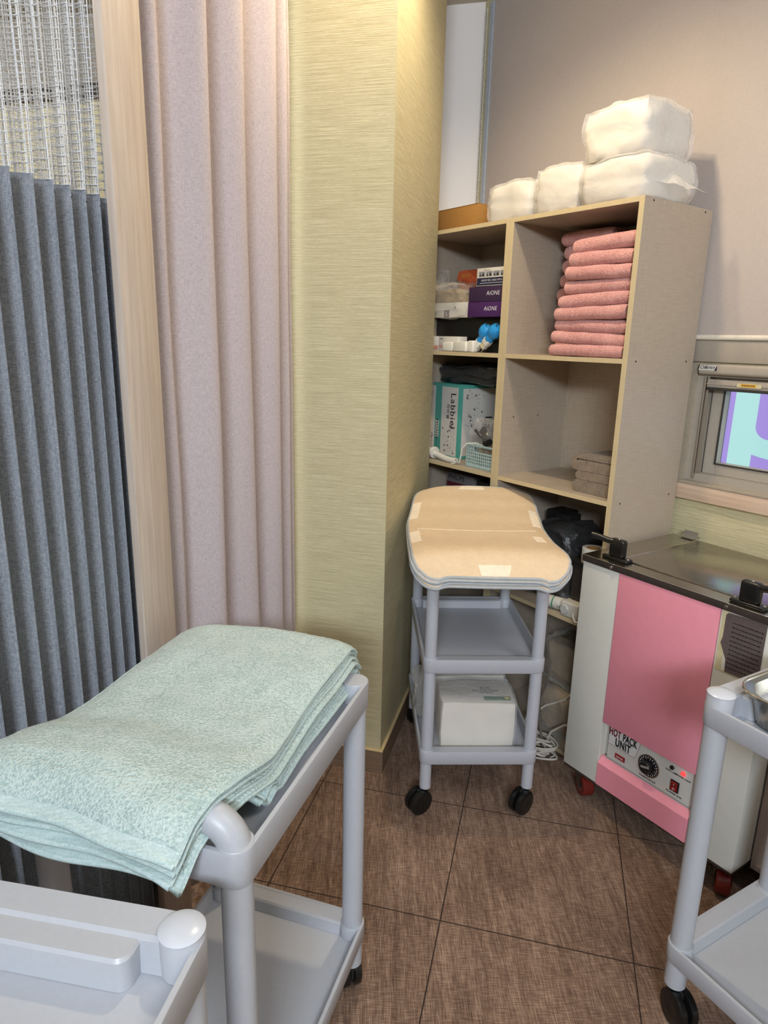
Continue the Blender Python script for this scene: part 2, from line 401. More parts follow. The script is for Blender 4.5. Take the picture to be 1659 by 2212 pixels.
# roller blind on the window wall
bl = thing('roller_blind', 'wide beige roller blind behind the shelves and white packs', 'blind', F0, TH)
b = MB(); b.box(-1.075, 1.5, .3805, .3825, 1.535, CEIL - .02); b.out('blind_fabric', M['blind'], bl, 0)
b = MB(); b.box(-1.078, 1.5, .372, .388, 1.519, 1.536, .007, 4); b.out('bottom_bar', M['bar'], bl)
b = MB(); b.box(-1.098, -1.076, .374, .388, 1.52, CEIL - .02, .002); b.out('light_leak_strip', M['leak_blue'], bl, 0)  # bluish light leaking past the blind's left edge, painted as a solid strip
ch = MB()
zz = 1.62
while zz < CEIL - .04:
    for dx in (0, .016):
        bmesh.ops.create_icosphere(ch.b, subdivisions=1, radius=.0032, matrix=Matrix.Translation((-1.121 + dx, .372 - dx*.3, zz)))
    zz += .0085
ch.tube([(-1.121, .372, 1.6), (-1.121, .372, CEIL - .04)], .0012, 5); ch.tube([(-1.105, .367, 1.6), (-1.105, .367, CEIL - .04)], .0012, 5)
ch.out('bead_chain', M['chain'], bl)

# ------------------------------------------------------------------ curtains and post
P0 = Vector((-.489, 1.457, 0)); DL = Vector((-.3, -.954, 0)).normalized(); NR = Vector((.954, -.3, 0)).normalized()
b = MB(); b.box(-.096, .014, 0, .019, 0, CEIL, .002)
po = place(b.out('wood_post', M['post'], smooth=30), P0, atan2(.954, .3)); tag(po, 'pale wooden post standing between the grey and the lavender curtains', 'post')

def sheet(fn, us, vs, th=None):
    b = MB(); f = b.b; R = [[f.verts.new(fn(u, v)) for u in us] for v in vs]
    for j in range(len(vs)-1):
        for i in range(len(us)-1): f.faces.new((R[j][i], R[j][i+1], R[j+1][i+1], R[j+1][i]))
    return b
def frange(a, c, n): return [a + (c-a)*i/n for i in range(n+1)]

# lavender curtain
LA = Vector((-.512, 1.515, 0)); LD = Vector((.33, .944, 0)).normalized(); LN = Vector((.944, -.33, 0)).normalized()
edges = [-.02, .06, .215, .375, .53, .62, .655]
amps = [.030, .062, .060, .058, .036, .020]
def lav_off(a, z):
    for i in range(len(edges)-1):
        if a <= edges[i+1] or i == len(edges)-2:
            q = max(0, min(1, (a - edges[i]) / (edges[i+1] - edges[i])))
            bulge = (1 - abs(2*(q**1.9) - 1)**2.0)
            return amps[i] * bulge * (1 + .12*noise.noise(Vector((i*3.1, z*.8, 0))))
def lav(u, z):
    s_ = u + .012*noise.noise(Vector((u*6, z*1.1, 4))) + .006*(z-1)*sin(u*17)
    q = LA + LD*s_ + LN*(lav_off(u, z) - .012 + .004*noise.noise(Vector((u*11, z*2, 7))))
    return (q.x, q.y, z)
cu = thing('curtain', 'lavender fabric curtain hanging between the wooden post and the papered column', 'curtain', (0, 0, 0))
b = sheet(lav, frange(-.02, .655, 220), frange(.04, 2.80, 60))
o = b.out('cloth', M['curtain_lav'], cu, 60); sd = o.modifiers.new('s', 'SOLIDIFY'); sd.thickness = .0018
b = MB(); b.tube([LA - LD*.02 + Vector((0, 0, 2.82)), LA + LD*.66 + Vector((0, 0, 2.82))], .012); b.out('rail', M['white'], cu)

# grey hospital curtain with a net top
GA = Vector((-.558, 1.436, 0)); GD = Vector((-.258, -.966, 0)).normalized(); GN = Vector((.966, -.258, 0)).normalized()
def gray(u, z, k=1.0):
    per = .0445; ph = u/per + .25*sin(u*9) 
    a = 2*pi*ph
    off = .0235*(sin(a) + .22*sin(2*a + .6)) * k * (1 + .25*noise.noise(Vector((u*9, z*.5, 1))))
    s_ = u + .009*cos(a)*k + .006*noise.noise(Vector((u*5, z*.9, 9)))
    q = GA + GD*s_ + GN*off
    return (q.x, q.y, z)
ZM = 1.753
cg = thing('curtain', 'grey hospital curtain with a white net top left of the wooden post', 'curtain', (0, 0, 0))
b = sheet(lambda u, z: gray(u, z + 0*u), frange(0, 1.0, 420), frange(.06, ZM, 34))
o = b.out('cloth', M['curtain_grey'], cg, 60); sd = o.modifiers.new('s', 'SOLIDIFY'); sd.thickness = .0018
b = sheet(lambda u, z: tuple(Vector(gray(u, z)) + GN*.0016), frange(0, 1.0, 420), [ZM - .022, ZM - .0205, ZM - .0195]); b.out('hem_seam', M['frame_dk'], cg, 60)
def netp(u, z): return gray(u, z, .85 + .35*sin((z-ZM)*2.2 + u*4))
b = sheet(netp, frange(-.005, 1.0, 170), frange(ZM, 2.66, 56))
def netq(u, z): q = Vector(gray(u + .017, z, 1.3 - .3*sin(z*3 + u*5))) - GN*.012; return tuple(q)
b2 = sheet(netq, frange(-.005, 1.0, 170), frange(ZM, 2.66, 58)); b.join(b2.b)
o = b.out('net', M['mesh'], cg, 0); wf = o.modifiers.new('w', 'WIREFRAME'); wf.thickness = .0024; wf.use_even_offset = False; wf.use_boundary = True
b = MB(); b.tube([GA + Vector((0, 0, 2.66)), GA + GD*1.0 + Vector((0, 0, 2.66))], .011); b.out('rail', M['white'], cg)

# ------------------------------------------------------------------ shelving units
def shelf_unit(label, s1, loc_z=0):
    W = .534; t_ = .018; D = .368
    u = thing('shelf_unit', label, 'shelf', SH(s1, 0, 0), TH, 'open shelf units along the window wall')
    def board(name, x0, x1, z0, z1, mat=M['shelf'], y0=.0015, y1=D):
        b = MB(); b.box(x0, x1, y0, y1, z0, z1); o = b.out(name, mat, u, 0)
        b = MB(); b.box(x0, x1, 0, y0, z0, z1, .0004, 1); b.out('edging', M['edge'], o, 0); return o
    L = board('side_panel', -W, -W + t_, 0, 1.92); R = board('side_panel', -t_, 0, 0, 1.92)
    for z in (1.905, 1.4405, .9855, .5385, .02):
        board('top_board' if z > 1.9 else 'shelf_board', -W + t_, -t_, z, z + .015)
    b = MB(); b.box(-W + t_, -t_, D - .006, D, .02, 1.92); b.out('back_panel', M['shelf'], u, 0)
    if s1 == 0:
        for z in (1.911, 1.448, .993):
            for y in (.045, .325):
                b = MB(); b.cyl((-.0005, y, z), (.0006, y, z), .0035, .0030, 12); b.out('screw_hole', M['ink'], R)
        for y in (.065, .20):
            b = MB(); b.cyl((-W + t_ - .0005, y, 1.222), (-W + t_ + .0006, y, 1.222), .0028, .0028, 10); b.out('screw_hole', M['ink'], L)
    return u
shelf_unit('open wood shelf unit holding the pink and brown folded towels', 0)
shelf_unit('open wood shelf unit half hidden behind the papered column', -.535)

def cardbox(name, label, cat, s, d, z, w, dp, h, m, rz=0, group=None, bev=.0015):
    """box thing: origin at front-left-bottom"""
    t = thing(name, label, cat, SH(s, d, z), TH + rz, group)
    b = MB(); b.box(0, w, 0, dp, 0, h, bev, 2); b.out('carton', m, t, 30); return t
RX = (pi/2, 0, 0)
# ---- upper left bay (floor at 1.4555)
zf = 1.4556
G = 'glossy black cartons on the upper left shelf'
t = cardbox('carton', 'upright flat black carton behind the white boxes, left half', 'box', -1.055, .115, zf, .215, .10, .134, M['black_card'])
t = cardbox('carton', 'flat black carton behind the blue plugs, right half', 'box', -.838, .112, zf, .19, .12, .134, M['black_card'])
for z, m, lab in ((1.5906, M['purple2'], 'bright purple carton resting on the black carton, lower of two'), (1.6476, M['purple'], 'dark purple carton lying on the brighter purple one')):
    w0 = -.800 if z < 1.6 else -.797
    t = cardbox('carton', lab, 'box', w0, .062, z, .23, .19, .056, m, 0, 'purple cartons on the upper left shelf')
    text('AiONE', .022, (.128 if z < 1.6 else .135, -.0006, .030), RX, M['ink_white'], t, ext=.0003, shear=.1)
t = cardbox('carton', 'white and navy printed carton on top of the purple ones', 'box', -.755, .060, 1.7046, .20, .12, .066, M['card'], .02)
b = MB(); b.box(.003, .197, -.0008, 0, .003, .030); b.out('navy_band', M['navy'], t, 0)
for i in range(4):
    b = MB(); b.box(.012 + i*.038, .045 + i*.038, -.0008, 0, .036, .053); p_ = b.out('photo', M['photo'], t, 0)
    b = MB(); x = .012 + i*.038
    b.prism([(x + .004, .036), (x + .008, .047), (x + .012, .036)], -.0012, -.0008); b.prism([(x + .018, .036), (x + .021, .049), (x + .026, .044), (x + .030, .036)], -.0012, -.0008); b.out('photo_figure', M['ink'], p_, 0)
text('자신감의 비밀 | 새로운 피부의 시작', .0082, (.09, -.001, .020), RX, M['ink_white'], t, ext=.0002)
text('How to use', .006, (.055, -.001, .058), RX, M['ink_grey'], t, ext=.0002)
b = MB(); b.box(.02, .19, -.0012, -.0008, .010, .0115); b.out('fine_print', M['ink_white'], t, 0)
# orange packet
t = thing('orange_packet', 'orange ribbed packet leaning behind the purple cartons', 'packet', SH(-.93, .17, 1.650), TH - .1)
b = MB(); hexp = [(-.072, .105), (-.062, .133), (-.005, .136), (.072, .090), (.045, .042), (-.035, .028)]
b.prism(hexp, 0, .05); b.out('carton', M['orange'], t, 0)
b = MB(); b.box(-.04, .10, .05, .10, .0, .142, .003); b.out('sleeve', M['orange_d'], t, 30)
b = MB()
for i in range(6):
    x = -.05 + i*.018
    b.prism([(x, .045 + i*.001), (x + .006, .044 + i*.001), (x + .032, .098 - i*.004), (x + .025, .100 - i*.004)], -.0015, 0)
b.out('rib', M['orange_d'], t, 0)
text('SUTU', .02, (-.01, -.0018, .112), RX, M['yellow'], t, ext=.0003)
# glove box wrapped in a crumpled clear bag
t = cardbox('glove_box', 'white glove box marked L wrapped in a crumpled clear bag', 'box', -1.050, .082, 1.5906, .232, .11, .060, M['card'])
b = MB(); b.box(.085, .117, -.0012, 0, 0, .030, .0003); b.out('size_patch', M['navy'], t, 0)
text('L', .022, (.101, -.0016, .015), RX, M['ink_white'], t); text('A', .018, (.153, -.0014, .040), RX, M['ink_grey'], t)
b = MB()
for i in range(5): b.box(.008, .030 - .003*(i % 2), -.0006, 0, .006 + i*.006, .0078 + i*.006)
b.out('fine_print', M['ink_grey'], t, 0)
def crumple(mb, w, dp, h, amp, fr, seed, sub=4):
    bb = bmesh.new(); bmesh.ops.create_icosphere(bb, subdivisions=sub, radius=1)
    for v in bb.verts:
        c = v.co.copy(); p = .55
        q = Vector([math.copysign(abs(a)**p, a) for a in c]); q /= max(1e-6, max(abs(q.x), abs(q.y), abs(q.z)) ** .65)
        e = noise.noise_vector(c*fr + Vector((seed, 0, seed))); r = abs(noise.noise(c*fr*1.7 + Vector((0, seed, 0))))
        v.co = Vector((q.x*w/2, q.y*dp/2, q.z*h/2)) + e*amp + c*(r*amp)
    mb.join(bb); return mb
b = MB(); crumple(b, .25, .15, .13, .016, 2.6, 5.); crumple(b, .05, .05, .10, .012, 3, 2.)
for v in b.b.verts:
    if v.co.z > .03: v.co.x += -.02
o = b.out('plastic_bag', M['film2'], t); o.location = (.105, .05, .068)
b = MB(); crumple(b, .045, .03, .085, .012, 3.4, 9., 3); o = b.out('bag_knot', M['film2'], t); o.location = (.03, .03, .150)
b = MB(); crumple(b, .19, .09, .06, .010, 2.6, 3., 3); o = b.out('bag_contents', M['contents'], t); o.location = (.08, .06, .083)
# white and rose cartons at the front
GW = 'white and rose cartons on the upper left shelf'
for x, rz, lab in ((-1.020, 0, 'white and rose carton at the column side of upper left shelf'), (-.924, -.03, 'white and rose carton behind the small white blocks')):
    t = cardbox('carton', lab, 'box', x, .022, zf, .096 if x < -1 else .122, .05, .059, M['card'], rz, GW)
    b = MB(); b.box(.002 if x < -1 else .004, .094 if x < -1 else .034, -.0008, 0, .004 if x < -1 else .015, .022 if x < -1 else .024); b.out('rose_band', M['rose'], t, 0)
    if x < -1:
        b = MB(); b.tube([(.035 + .045*i/12, -.001, .010 + .012*abs(sin(i*.9))*(i/12)) for i in range(13)], .0009, 6); b.out('squiggle', M['yellow'], t)
    b = MB(); b.box(.008, .03, -.0006, 0, .048, .051); b.out('fine_print', M['ink_grey'], t, 0)
GB = 'small white blocks on the upper left shelf'
for i, (x, w_, h_, d_, lab) in enumerate(((-.880, .061, .036, .004, 'small white block, leftmost of three on upper left shelf'), (-.818, .080, .040, .006, 'small white block, middle of three on upper left shelf'), (-.739, .034, .044, .012, 'small white rounded block, nearest to the blue plugs'))):
    b = MB(); b.box(0, w_, 0, .03, 0, h_, .006, 3); b.wobble(.0016, 40, i)
    o = place(b.out('charger_block', M['white'], smooth=60), SH(x, d_, zf + .001), TH + (.05, -.02, .03)[i]); tag(o, lab, 'block', GB)
# blue plug-in repellers
def plug(s, d, lab, rot):
    t = thing('plug_in_repeller', lab, 'plug', SH(s, d, 1.5345), TH, 'blue plug-in repellers on the upper left shelf')
    Mx = Matrix.Rotation(rot, 4, 'Y')     # axis runs down-left in the front plane
    b = MB(); b.lathe([(.0, .027), (.012, .027), (.020, .024), (.0265, .012), (.0275, .0), (.025, -.012), (.019, -.022), (.016, -.026), (.017, -.040), (.0165, -.044)], 32, M=Mx, caps=False); b.out('blue_cap', M['blue'], t)
    b = MB(); b.tube([Mx @ Vector((.010*cos(a), .009*sin(a) - .004, .0275)) for a in [i*2*pi/18 for i in range(15)]], .0016, 6); b.out('vent_mark', M['ink'], t)
    b = MB(); b.box(-.016, .016, -.014, .014, -.068, -.040, .005, 3, M=Mx); b.box(-.012, .012, -.011, .011, -.086, -.064, .003, 2, M=Mx); b.out('plug_body', M['white'], t)
    b = MB()
    for x in (-.0075, .0075):
        b.cyl(Mx @ Vector((x, 0, -.086)), Mx @ Vector((x, 0, -.104)), .0023, .0021, 12)
    b.out('pin', M['chrome'], t)
    b = MB(); b.box(-.008, .008, -.0125, -.011, -.083, -.068, M=Mx); b.out('rating_label', M['tape'], t, 0)
plug(-.680, .052, 'blue and white plug-in repeller, nearer the white blocks', .62)
plug(-.617, .040, 'blue and white plug-in repeller against the shelf divider', .80)

# ---- middle left bay (floor 1.0005)
zm = 1.0006
t = thing('product_carton', 'tall teal and white carton on the middle left shelf', 'box', SH(-.853, .098, zm), TH - .06)
b = MB(); b.box(-.235, 0, 0, .235, 0, .318, .002); b.out('carton', M['teal'], t, 30)
# left face strip panels (front face of the box, looking along depth)
b = MB(); b.box(-.225, -.178, -.0008, 0, .010, .305); b.box(-.130, -.018, -.0008, 0, .010, .305); b.out('white_panel', M['card'], t, 0)
rv = (pi/2, pi/2, 0)
text('Labbiel', .048, (-.050, -.0014, .205), (pi/2, pi/2, 0), M['ink'], t); text('라비엘', .022, (-.084, -.0014, .200), (pi/2, pi/2, 0), M['ink'], t)
b = MB(); b.box(-.170, -.148, -.0010, 0, .080, .155); p_ = b.out('name_patch', M['card'], t, 0)
text('MONO', .026, (-.159, -.0016, .117), (pi/2, pi/2, 0), M['ink'], t, sx=1.0)
b = MB()
for a0 in (-.207, -.196):
    b.tube([(a0 + .006*cos(q), -.001, .085 + .009*sin(q)) for q in [i*2*pi/16 for i in range(16)]], .0011, 6, True)
b.out('emblem', M['ink'], t)
text('(주)엔케이메디', .014, (-.201, -.0014, .042), (pi/2, pi/2, 0), M['ink'], t, ext=.0002); text('라벨', .014, (-.200, -.0014, .272), (pi/2, pi/2, 0), M['ink_grey'], t, ext=.0002)
text('biodegradable suture', .010, (-.159, -.0014, .040), (pi/2, pi/2, 0), M['green2'], t, ext=.0002)
def molecules(mb, x0, x1, z0, z1, n, seed, flip=False):
    rnd = random.Random(seed); last = None
    for i in range(n):
        x = rnd.uniform(x0, x1); z = rnd.uniform(z0, z1); r = rnd.choice((.0016, .0018, .002, .0045))
        q = [(x + r*cos(a), z + r*1.1*sin(a)) for a in [j*2*pi/10 for j in range(10)]]
        if flip: mb.prism(q, 0, .0008, axis='X')
        else: mb.prism(q, -.0012, -.0004)
        if last and hypot(last[0]-x, last[1]-z) < .05:
            dx, dz = x - last[0], z - last[1]; L = hypot(dx, dz); nx, nz = -dz/L*.0003, dx/L*.0003
            qd = [(last[0]+nx, last[1]+nz), (x+nx, z+nz), (x-nx, z-nz), (last[0]-nx, last[1]-nz)]
            if flip: mb.prism(qd, 0, .0006, axis='X')
            else: mb.prism(qd, -.0010, -.0004)
        last = (x, z)
b = MB(); molecules(b, -.125, -.028, .020, .150, 26, 3); b.out('dot_print', M['ink_grey'], t, 0)
b = MB(); b.box(0, .0008, .012, .225, .015, .302); b.out('white_panel', M['card'], t, 0)
b = MB(); molecules(b, .020, .130, .14, .295, 34, 8, True); o = b.out('dot_print', M['ink_grey'], t, 0); o.location = (.0006, 0, 0)
text('La', .060, (.0014, .155, .155), (pi/2, pi/2, pi/2), M['ink'], t)
# dark bag lying on it
b = MB(); crumple(b, .40, .20, .060, .024, 2.6, 21., 4); o = place(b.out('plastic_bag', M['dark_bag'], smooth=60), SH(-.84, .225, 1.362), TH); tag(o, 'crumpled dark grey plastic bag lying on the teal carton', 'bag')
# basket with perforations
bk = thing('basket', 'pale blue perforated plastic basket on the middle left shelf', 'basket', SH(-.665, .034, zm), TH - .02)
def perforated(mb, x0, x1, z0, z1, y, th, holes, M_=None):
    """panel with real holes: cells with a round opening"""
    nx, nz = holes; cw = (x1-x0)/nx; cz = (z1-z0)/nz; bb = bmesh.new()
    for i in range(nx):
        for j in range(nz):
            cx, czz = x0 + (i+.5)*cw, z0 + (j+.5)*cz; r = min(cw, cz)*.36; n = 16
            ring = {}
            for yy in (y, y+th):
                inn = [bb.verts.new((cx + r*cos(2*pi*k/n), yy, czz + r*sin(2*pi*k/n))) for k in range(n)]
                oo = []
                for k in range(n):
                    a = 2*pi*k/n; c_, s_ = cos(a), sin(a); f = 1/max(abs(c_)/(cw/2), abs(s_)/(cz/2)); oo.append(bb.verts.new((cx + f*c_, yy, czz + f*s_)))
                for k in range(n): bb.faces.new((inn[k], inn[(k+1) % n], oo[(k+1) % n], oo[k]))
                ring[yy] = inn
            a, d = ring[y], ring[y+th]
            for k in range(n): bb.faces.new((a[k], d[k], d[(k+1) % n], a[(k+1) % n]))
    bmesh.ops.recalc_face_normals(bb, faces=bb.faces); mb.join(bb, M_)
b = MB()
b.box(-.072, .110, 0, .0025, 0, .012); perforated(b, -.072, .028, .012, .062, 0, .0025, (8, 4)); perforated(b, .028, .110, .012, .062, 0, .0025, (7, 4))
b.box(-.072, .110, 0, .0025, .0855, .092); perforated(b, -.072, -.030, .062, .0855, 0, .0025, (3, 2)); perforated(b, .090, .110, .062, .0855, 0, .0025, (2, 2))
b.box(-.030, -.026, 0, .0025, .062, .0855); b.box(.086, .090, 0, .0025, .062, .0855); b.box(-.026, .086, 0, .0025, .062, .066)
b.box(-.072, .110, .12, .1225, 0, .092); b.box(-.072, .110, 0, .1225, 0, .0025); b.box(.1075, .110, 0, .1225, 0, .092)
perforated(b, 0, .1225, .012, .0855, 0, .0025, (8, 5), Matrix.Translation((-.0695, 0, 0)) @ Matrix.Rotation(pi/2, 4, 'Z')); b.box(-.072, -.0695, 0, .1225, 0, .012)
b.out('tub', M['basket'], bk, 30)
b = MB(); b.tube([(-.073, -.001, .092), (.111, -.001, .092), (.111, .1235, .092), (-.073, .1235, .092)], .003, 8, True); b.out('rim', M['basket'], bk)
tb = thing('clear_bag', 'crumpled clear bag with black clips sticking out of the basket', 'bag', SH(-.645, .095, 1.094), TH)
b = MB(); crumple(b, .16, .10, .19, .020, 2.8, 31., 4); b.out('plastic_bag', M['film3'], tb)
rnd = random.Random(5); b = MB()
for i in range(5):
    Mx = Matrix.Translation((-.045 + .018*i, rnd.uniform(-.055, -.03), rnd.uniform(.005, .055))) @ Matrix.Rotation(rnd.uniform(-1, 1), 4, 'Y') @ Matrix.Rotation(rnd.uniform(-1, 1), 4, 'X')
    b.box(-.022, .022, -.006, .006, -.012, .012, .003, 2, M=Mx)
b.out('black_clip', M['black'], tb)
b = MB()
for i in range(7):
    x = -.05 + i*.015; b.box(x, x + .007, -.03, .03, -.06 - .0, -.02 + .006*(i % 3), .001, M=Matrix.Rotation(.3*(i % 2) - .1, 4, 'Y'))
b.out('strip_packet', M['contents'], tb)
# power strip with cord
ps = thing('corded_wand', 'white plastic wand with a round collar and cord at the shelf front', 'appliance', SH(-.91, .026, zm + .012), TH)
b = MB(); b.box(-.14, -.022, -.010, .012, -.004, .024, .004, 3, M=Matrix.Rotation(.16, 4, 'Y')); b.out('tip', M['white'], ps)
b = MB(); b.lathe([(.010, -.007), (.024, -.007), (.026, 0), (.024, .007), (.010, .007)], 28, M=Matrix.Translation((-.018, 0, .016)) @ Matrix.Rotation(pi/2 + .2, 4, 'Y')); b.out('collar', M['white'], ps)
b = MB(); b.tube([(-.012, 0, .012), (.03, -.001, .006), (.08, -.002, .0), (.125, -.002, .001)], .0125, 14); b.out('handle', M['white'], ps)
b = MB(); b.tube([(.125, -.002, .001), (.150, -.004, -.002), (.158, -.006, .02), (.163, -.004, .06), (.185, .004, .082), (.215, .02, .086), (.24, .05, .075)], .0032, 8); b.tube([(.125, -.006, .006), (.150, -.012, .014), (.135, -.016, -.006), (.116, -.018, -.010)], .0028, 8); b.out('cord', M['white'], ps)
# ---- lower left bay
t = cardbox('carton', 'dim grey and dark red lamp carton behind the beige covers', 'box', -.975, .15, .5542, .17, .15, .372, M['grey_print'])
b = MB(); b.box(.0, .17, -.0008, 0, .0, .33); b.out('red_band', M['red_print'], t, 0)
text('PHILIPS', .030, (.062, -.0012, .352), RX, M['ink'], t)
t = cardbox('carton', 'plain dark carton beside the lamp carton, behind beige covers', 'box', -.795, .16, .5542, .15, .15, .36, M['black_card'])
GBT = 'dark bottles on the low shelf behind the trolley'
ords = ['first', 'second', 'third', 'fourth', 'fifth']
pb = None
for i in range(5):
    t = thing('bottle', 'small dark bottle behind the trolley legs, %s from the left' % ords[i], 'bottle', SH(-.93 + i*.062, .075 + .02*(i % 2), .5542), TH, GBT)
    b = MB(); b.lathe([(.0, 0), (.022, 0), (.024, .004), (.024, .07), (.018, .088), (.011, .094), (.011, .104)], 20, caps=False); b.out('glass_body', M['bottle'], t)
    b = MB(); b.lathe([(.0125, .102), (.0125, .122), (.010, .125), (0, .125)], 20, caps=False); b.out('lid', M['chrome'], t)
# ---- right unit, lower bays
t = cardbox('carton', 'dark upright carton with pale lettering beside the beige covers', 'box', -.455, .23, .5542, .085, .09, .30, M['black_card'])
text('analyze', .040, (.05, -.0012, .20), (pi/2, -pi/2, 0), M['ink_grey'], t)
t = cardbox('carton', 'small dark grey carton inside the dark bag under the shelf', 'box', -.395, .21, .70, .07, .07, .155, M['rubber'])
b = MB(); crumple(b, .19, .19, .28, .026, 2.2, 44., 4); o = place(b.out('plastic_bag', M['dark_bag'], smooth=60), SH(-.285, .17, .695), TH); tag(o, 'black rubbish bag standing between the beige covers and heater', 'bag')
rl = thing('tape_roll', 'white paper tape roll standing upright behind the heater corner', 'tape roll', SH(-.105, .075, .757), TH)
b = MB(); b.lathe([(.024, 0), (.038, 0), (.038, .052), (.024, .052), (.024, 0)], 36, caps=False); b.out('paper_ring', M['white'], rl)
b = MB(); b.lathe([(.021, .001), (.024, .001), (.024, .051), (.021, .051), (.021, .001)], 36, caps=False); b.out('core', M['kraft'], rl)
st_ = thing('storage_tub', 'dark lidded tub under the white paper tape roll', 'tub', SH(-.105, .10, .5542), TH)
b = MB(); b.loops([rr(.12, .12, .02, 0), rr(.13, .13, .025, .19)]); b.out('tub_body', M['dark_trim'], st_); b = MB(); b.loops([rr(.138, .138, .026, .19), rr(.138, .138, .026, .2024)]); b.out('lid', M['rubber'], st_)
rl2 = thing('tape_roll', 'wide pale tape roll lying beside the white socket adapter', 'tape roll', SH(-.235, .19, .5542), TH)
b = MB(); b.lathe([(.028, 0), (.062, 0), (.064, .003), (.064, .055), (.062, .058), (.028, .058), (.028, 0)], 36, caps=False); b.out('paper_ring', M['plate'], rl2)
b = MB(); b.lathe([(.025, .001), (.028, .001), (.028, .057), (.025, .057), (.025, .001)], 36, caps=False); b.out('core', M['kraft'], rl2)
# socket adapter and white bottle on the low shelf
ad = thing('socket_adapter', 'white three-way socket adapter by the heater side', 'adapter', SH(-.128, .028, .5542), TH)
b = MB(); b.box(-.038, .038, -.026, .028, 0, .056, .006, 3); b.out('body', M['white'], ad)
b = MB(); b.lathe([(.0, -.004), (.015, -.004), (.0185, -.001), (.022, .002), (.022, .010)], 28, c=(-.020, -.026, .026), M=Matrix.Rotation(pi/2, 4, 'X') @ Matrix.Diagonal((1, 1, -1, 1)), caps=False); b.out('socket', M['panel'], ad)
b = MB(); b.tube([(.02, -.028, .02), (.03, -.040, .018), (.045, -.045, .005), (.07, -.03, .003)], .004, 8); b.out('cord', M['white'], ad)
bt = thing('white_bottle', 'white bottle with a green band lying against socket adapter', 'bottle', SH(-.170, .045, .5775), TH + .25)
b = MB(); b.lathe([(0, 0), (.021, 0), (.023, .002), (.023, .075), (.020, .080), (0, .080)], 28, M=Matrix.Rotation(-pi/2, 4, 'Y'), caps=False); b.out('body', M['white'], bt)
b = MB(); b.lathe([(.0232, .048), (.0234, .0485), (.0234, .052), (.0232, .0525)], 28, M=Matrix.Rotation(-pi/2, 4, 'Y'), caps=False); b.out('green_band', M['green2'], bt)
text('S.F', .012, (-.022, -.0225, -.004), RX, M['ink'], bt, ext=.0006)
# bags and bottles below, on the unit's bottom board and floor
zb = .0355
for i, (s, d, w, dp, h, lab) in enumerate(((-.205, .13, .20, .20, .20, 'clear bag of packed supplies, lower one beside the heater'), (-.20, .15, .19, .18, .17, 'clear bag of supplies on top of the lower bag by heater'))):
    t = thing('clear_bag', lab, 'bag', SH(s, d, zb + .105 + i*.185), TH, 'clear supply bags under the shelf')
    b = MB(); crumple(b, w, dp, h, .018, 2.5, 60. + i, 4); b.out('plastic_bag', M['film2'], t)
    b = MB(); crumple(b, w*.86, dp*.86, h*.84, .014, 2.2, 70. + i, 3); b.out('bag_contents', M['contents'], t)
for i, lab in enumerate(('brown glass bottle under the low shelf, nearer trolley leg', 'brown glass bottle under the low shelf, nearer the heater')):
    t = thing('bottle', lab, 'bottle', SH(-.29 + i*.055, .24 + .03*i, zb), TH, 'brown bottles under the low shelf')
    b = MB(); b.lathe([(0, 0), (.026, 0), (.028, .004), (.028, .25), (.013, .29), (.013, .33)], 20, caps=False); b.out('glass_body', M['bottle'], t)
    b = MB(); b.lathe([(.0145, .325), (.0145, .35), (0, .352)], 20, caps=False); b.out('lid', M['chrome'], t)
# coiled extension cable on the floor
cb = thing('cable_coil', 'coiled white extension cable on the carpet beside the heater', 'cable', SH(-.19, -.045, 0), TH)
rnd = random.Random(2); pts = []
for i in range(10*22 + 1):
    a = i/22*2*pi; kk = i/22
    rx = .070 + .016*sin(kk*2.1) + .006*sin(a*3 + kk); ry = .040 + .012*cos(kk*1.7)
    pts.append((rx*cos(a) + .012*sin(kk*1.3), ry*sin(a + .35*sin(kk)) + .01*cos(kk*2), .006 + .0068*kk + .008*sin(a + kk)))
for p in range(len(pts)): pts[p] = (pts[p][0], pts[p][1], max(.0045, pts[p][2]))
b = MB(); b.tube(pts, .0042, 8); b.out('coil', M['cable'], cb)
b = MB(); b.tube([(.03, .03, .05), (.05, .03, .10), (.10, .035, .15), (.155, .04, .17)], .0042, 8); b.tube([(-.06, 0, .03), (-.075, .03, .09), (-.02, .07, .16), (.06, .08, .22), (.12, .085, .30), (.14, .09, .36)], .0042, 8); b.out('loose_end', M['cable'], cb)
gc = MB(); gc.tube([SH(-.205, -.006, .53), SH(-.208, -.010, .46), SH(-.175, -.014, .36), SH(-.178, -.016, .28), SH(-.205, -.018, .20), SH(-.195, -.02, .12), SH(-.165, -.03, .04), SH(-.12, -.06, .006)], .0042, 8)
tag(gc.out('grey_cable', M['cable_g']), 'grey power cord hanging down from the low shelf edge', 'cable')

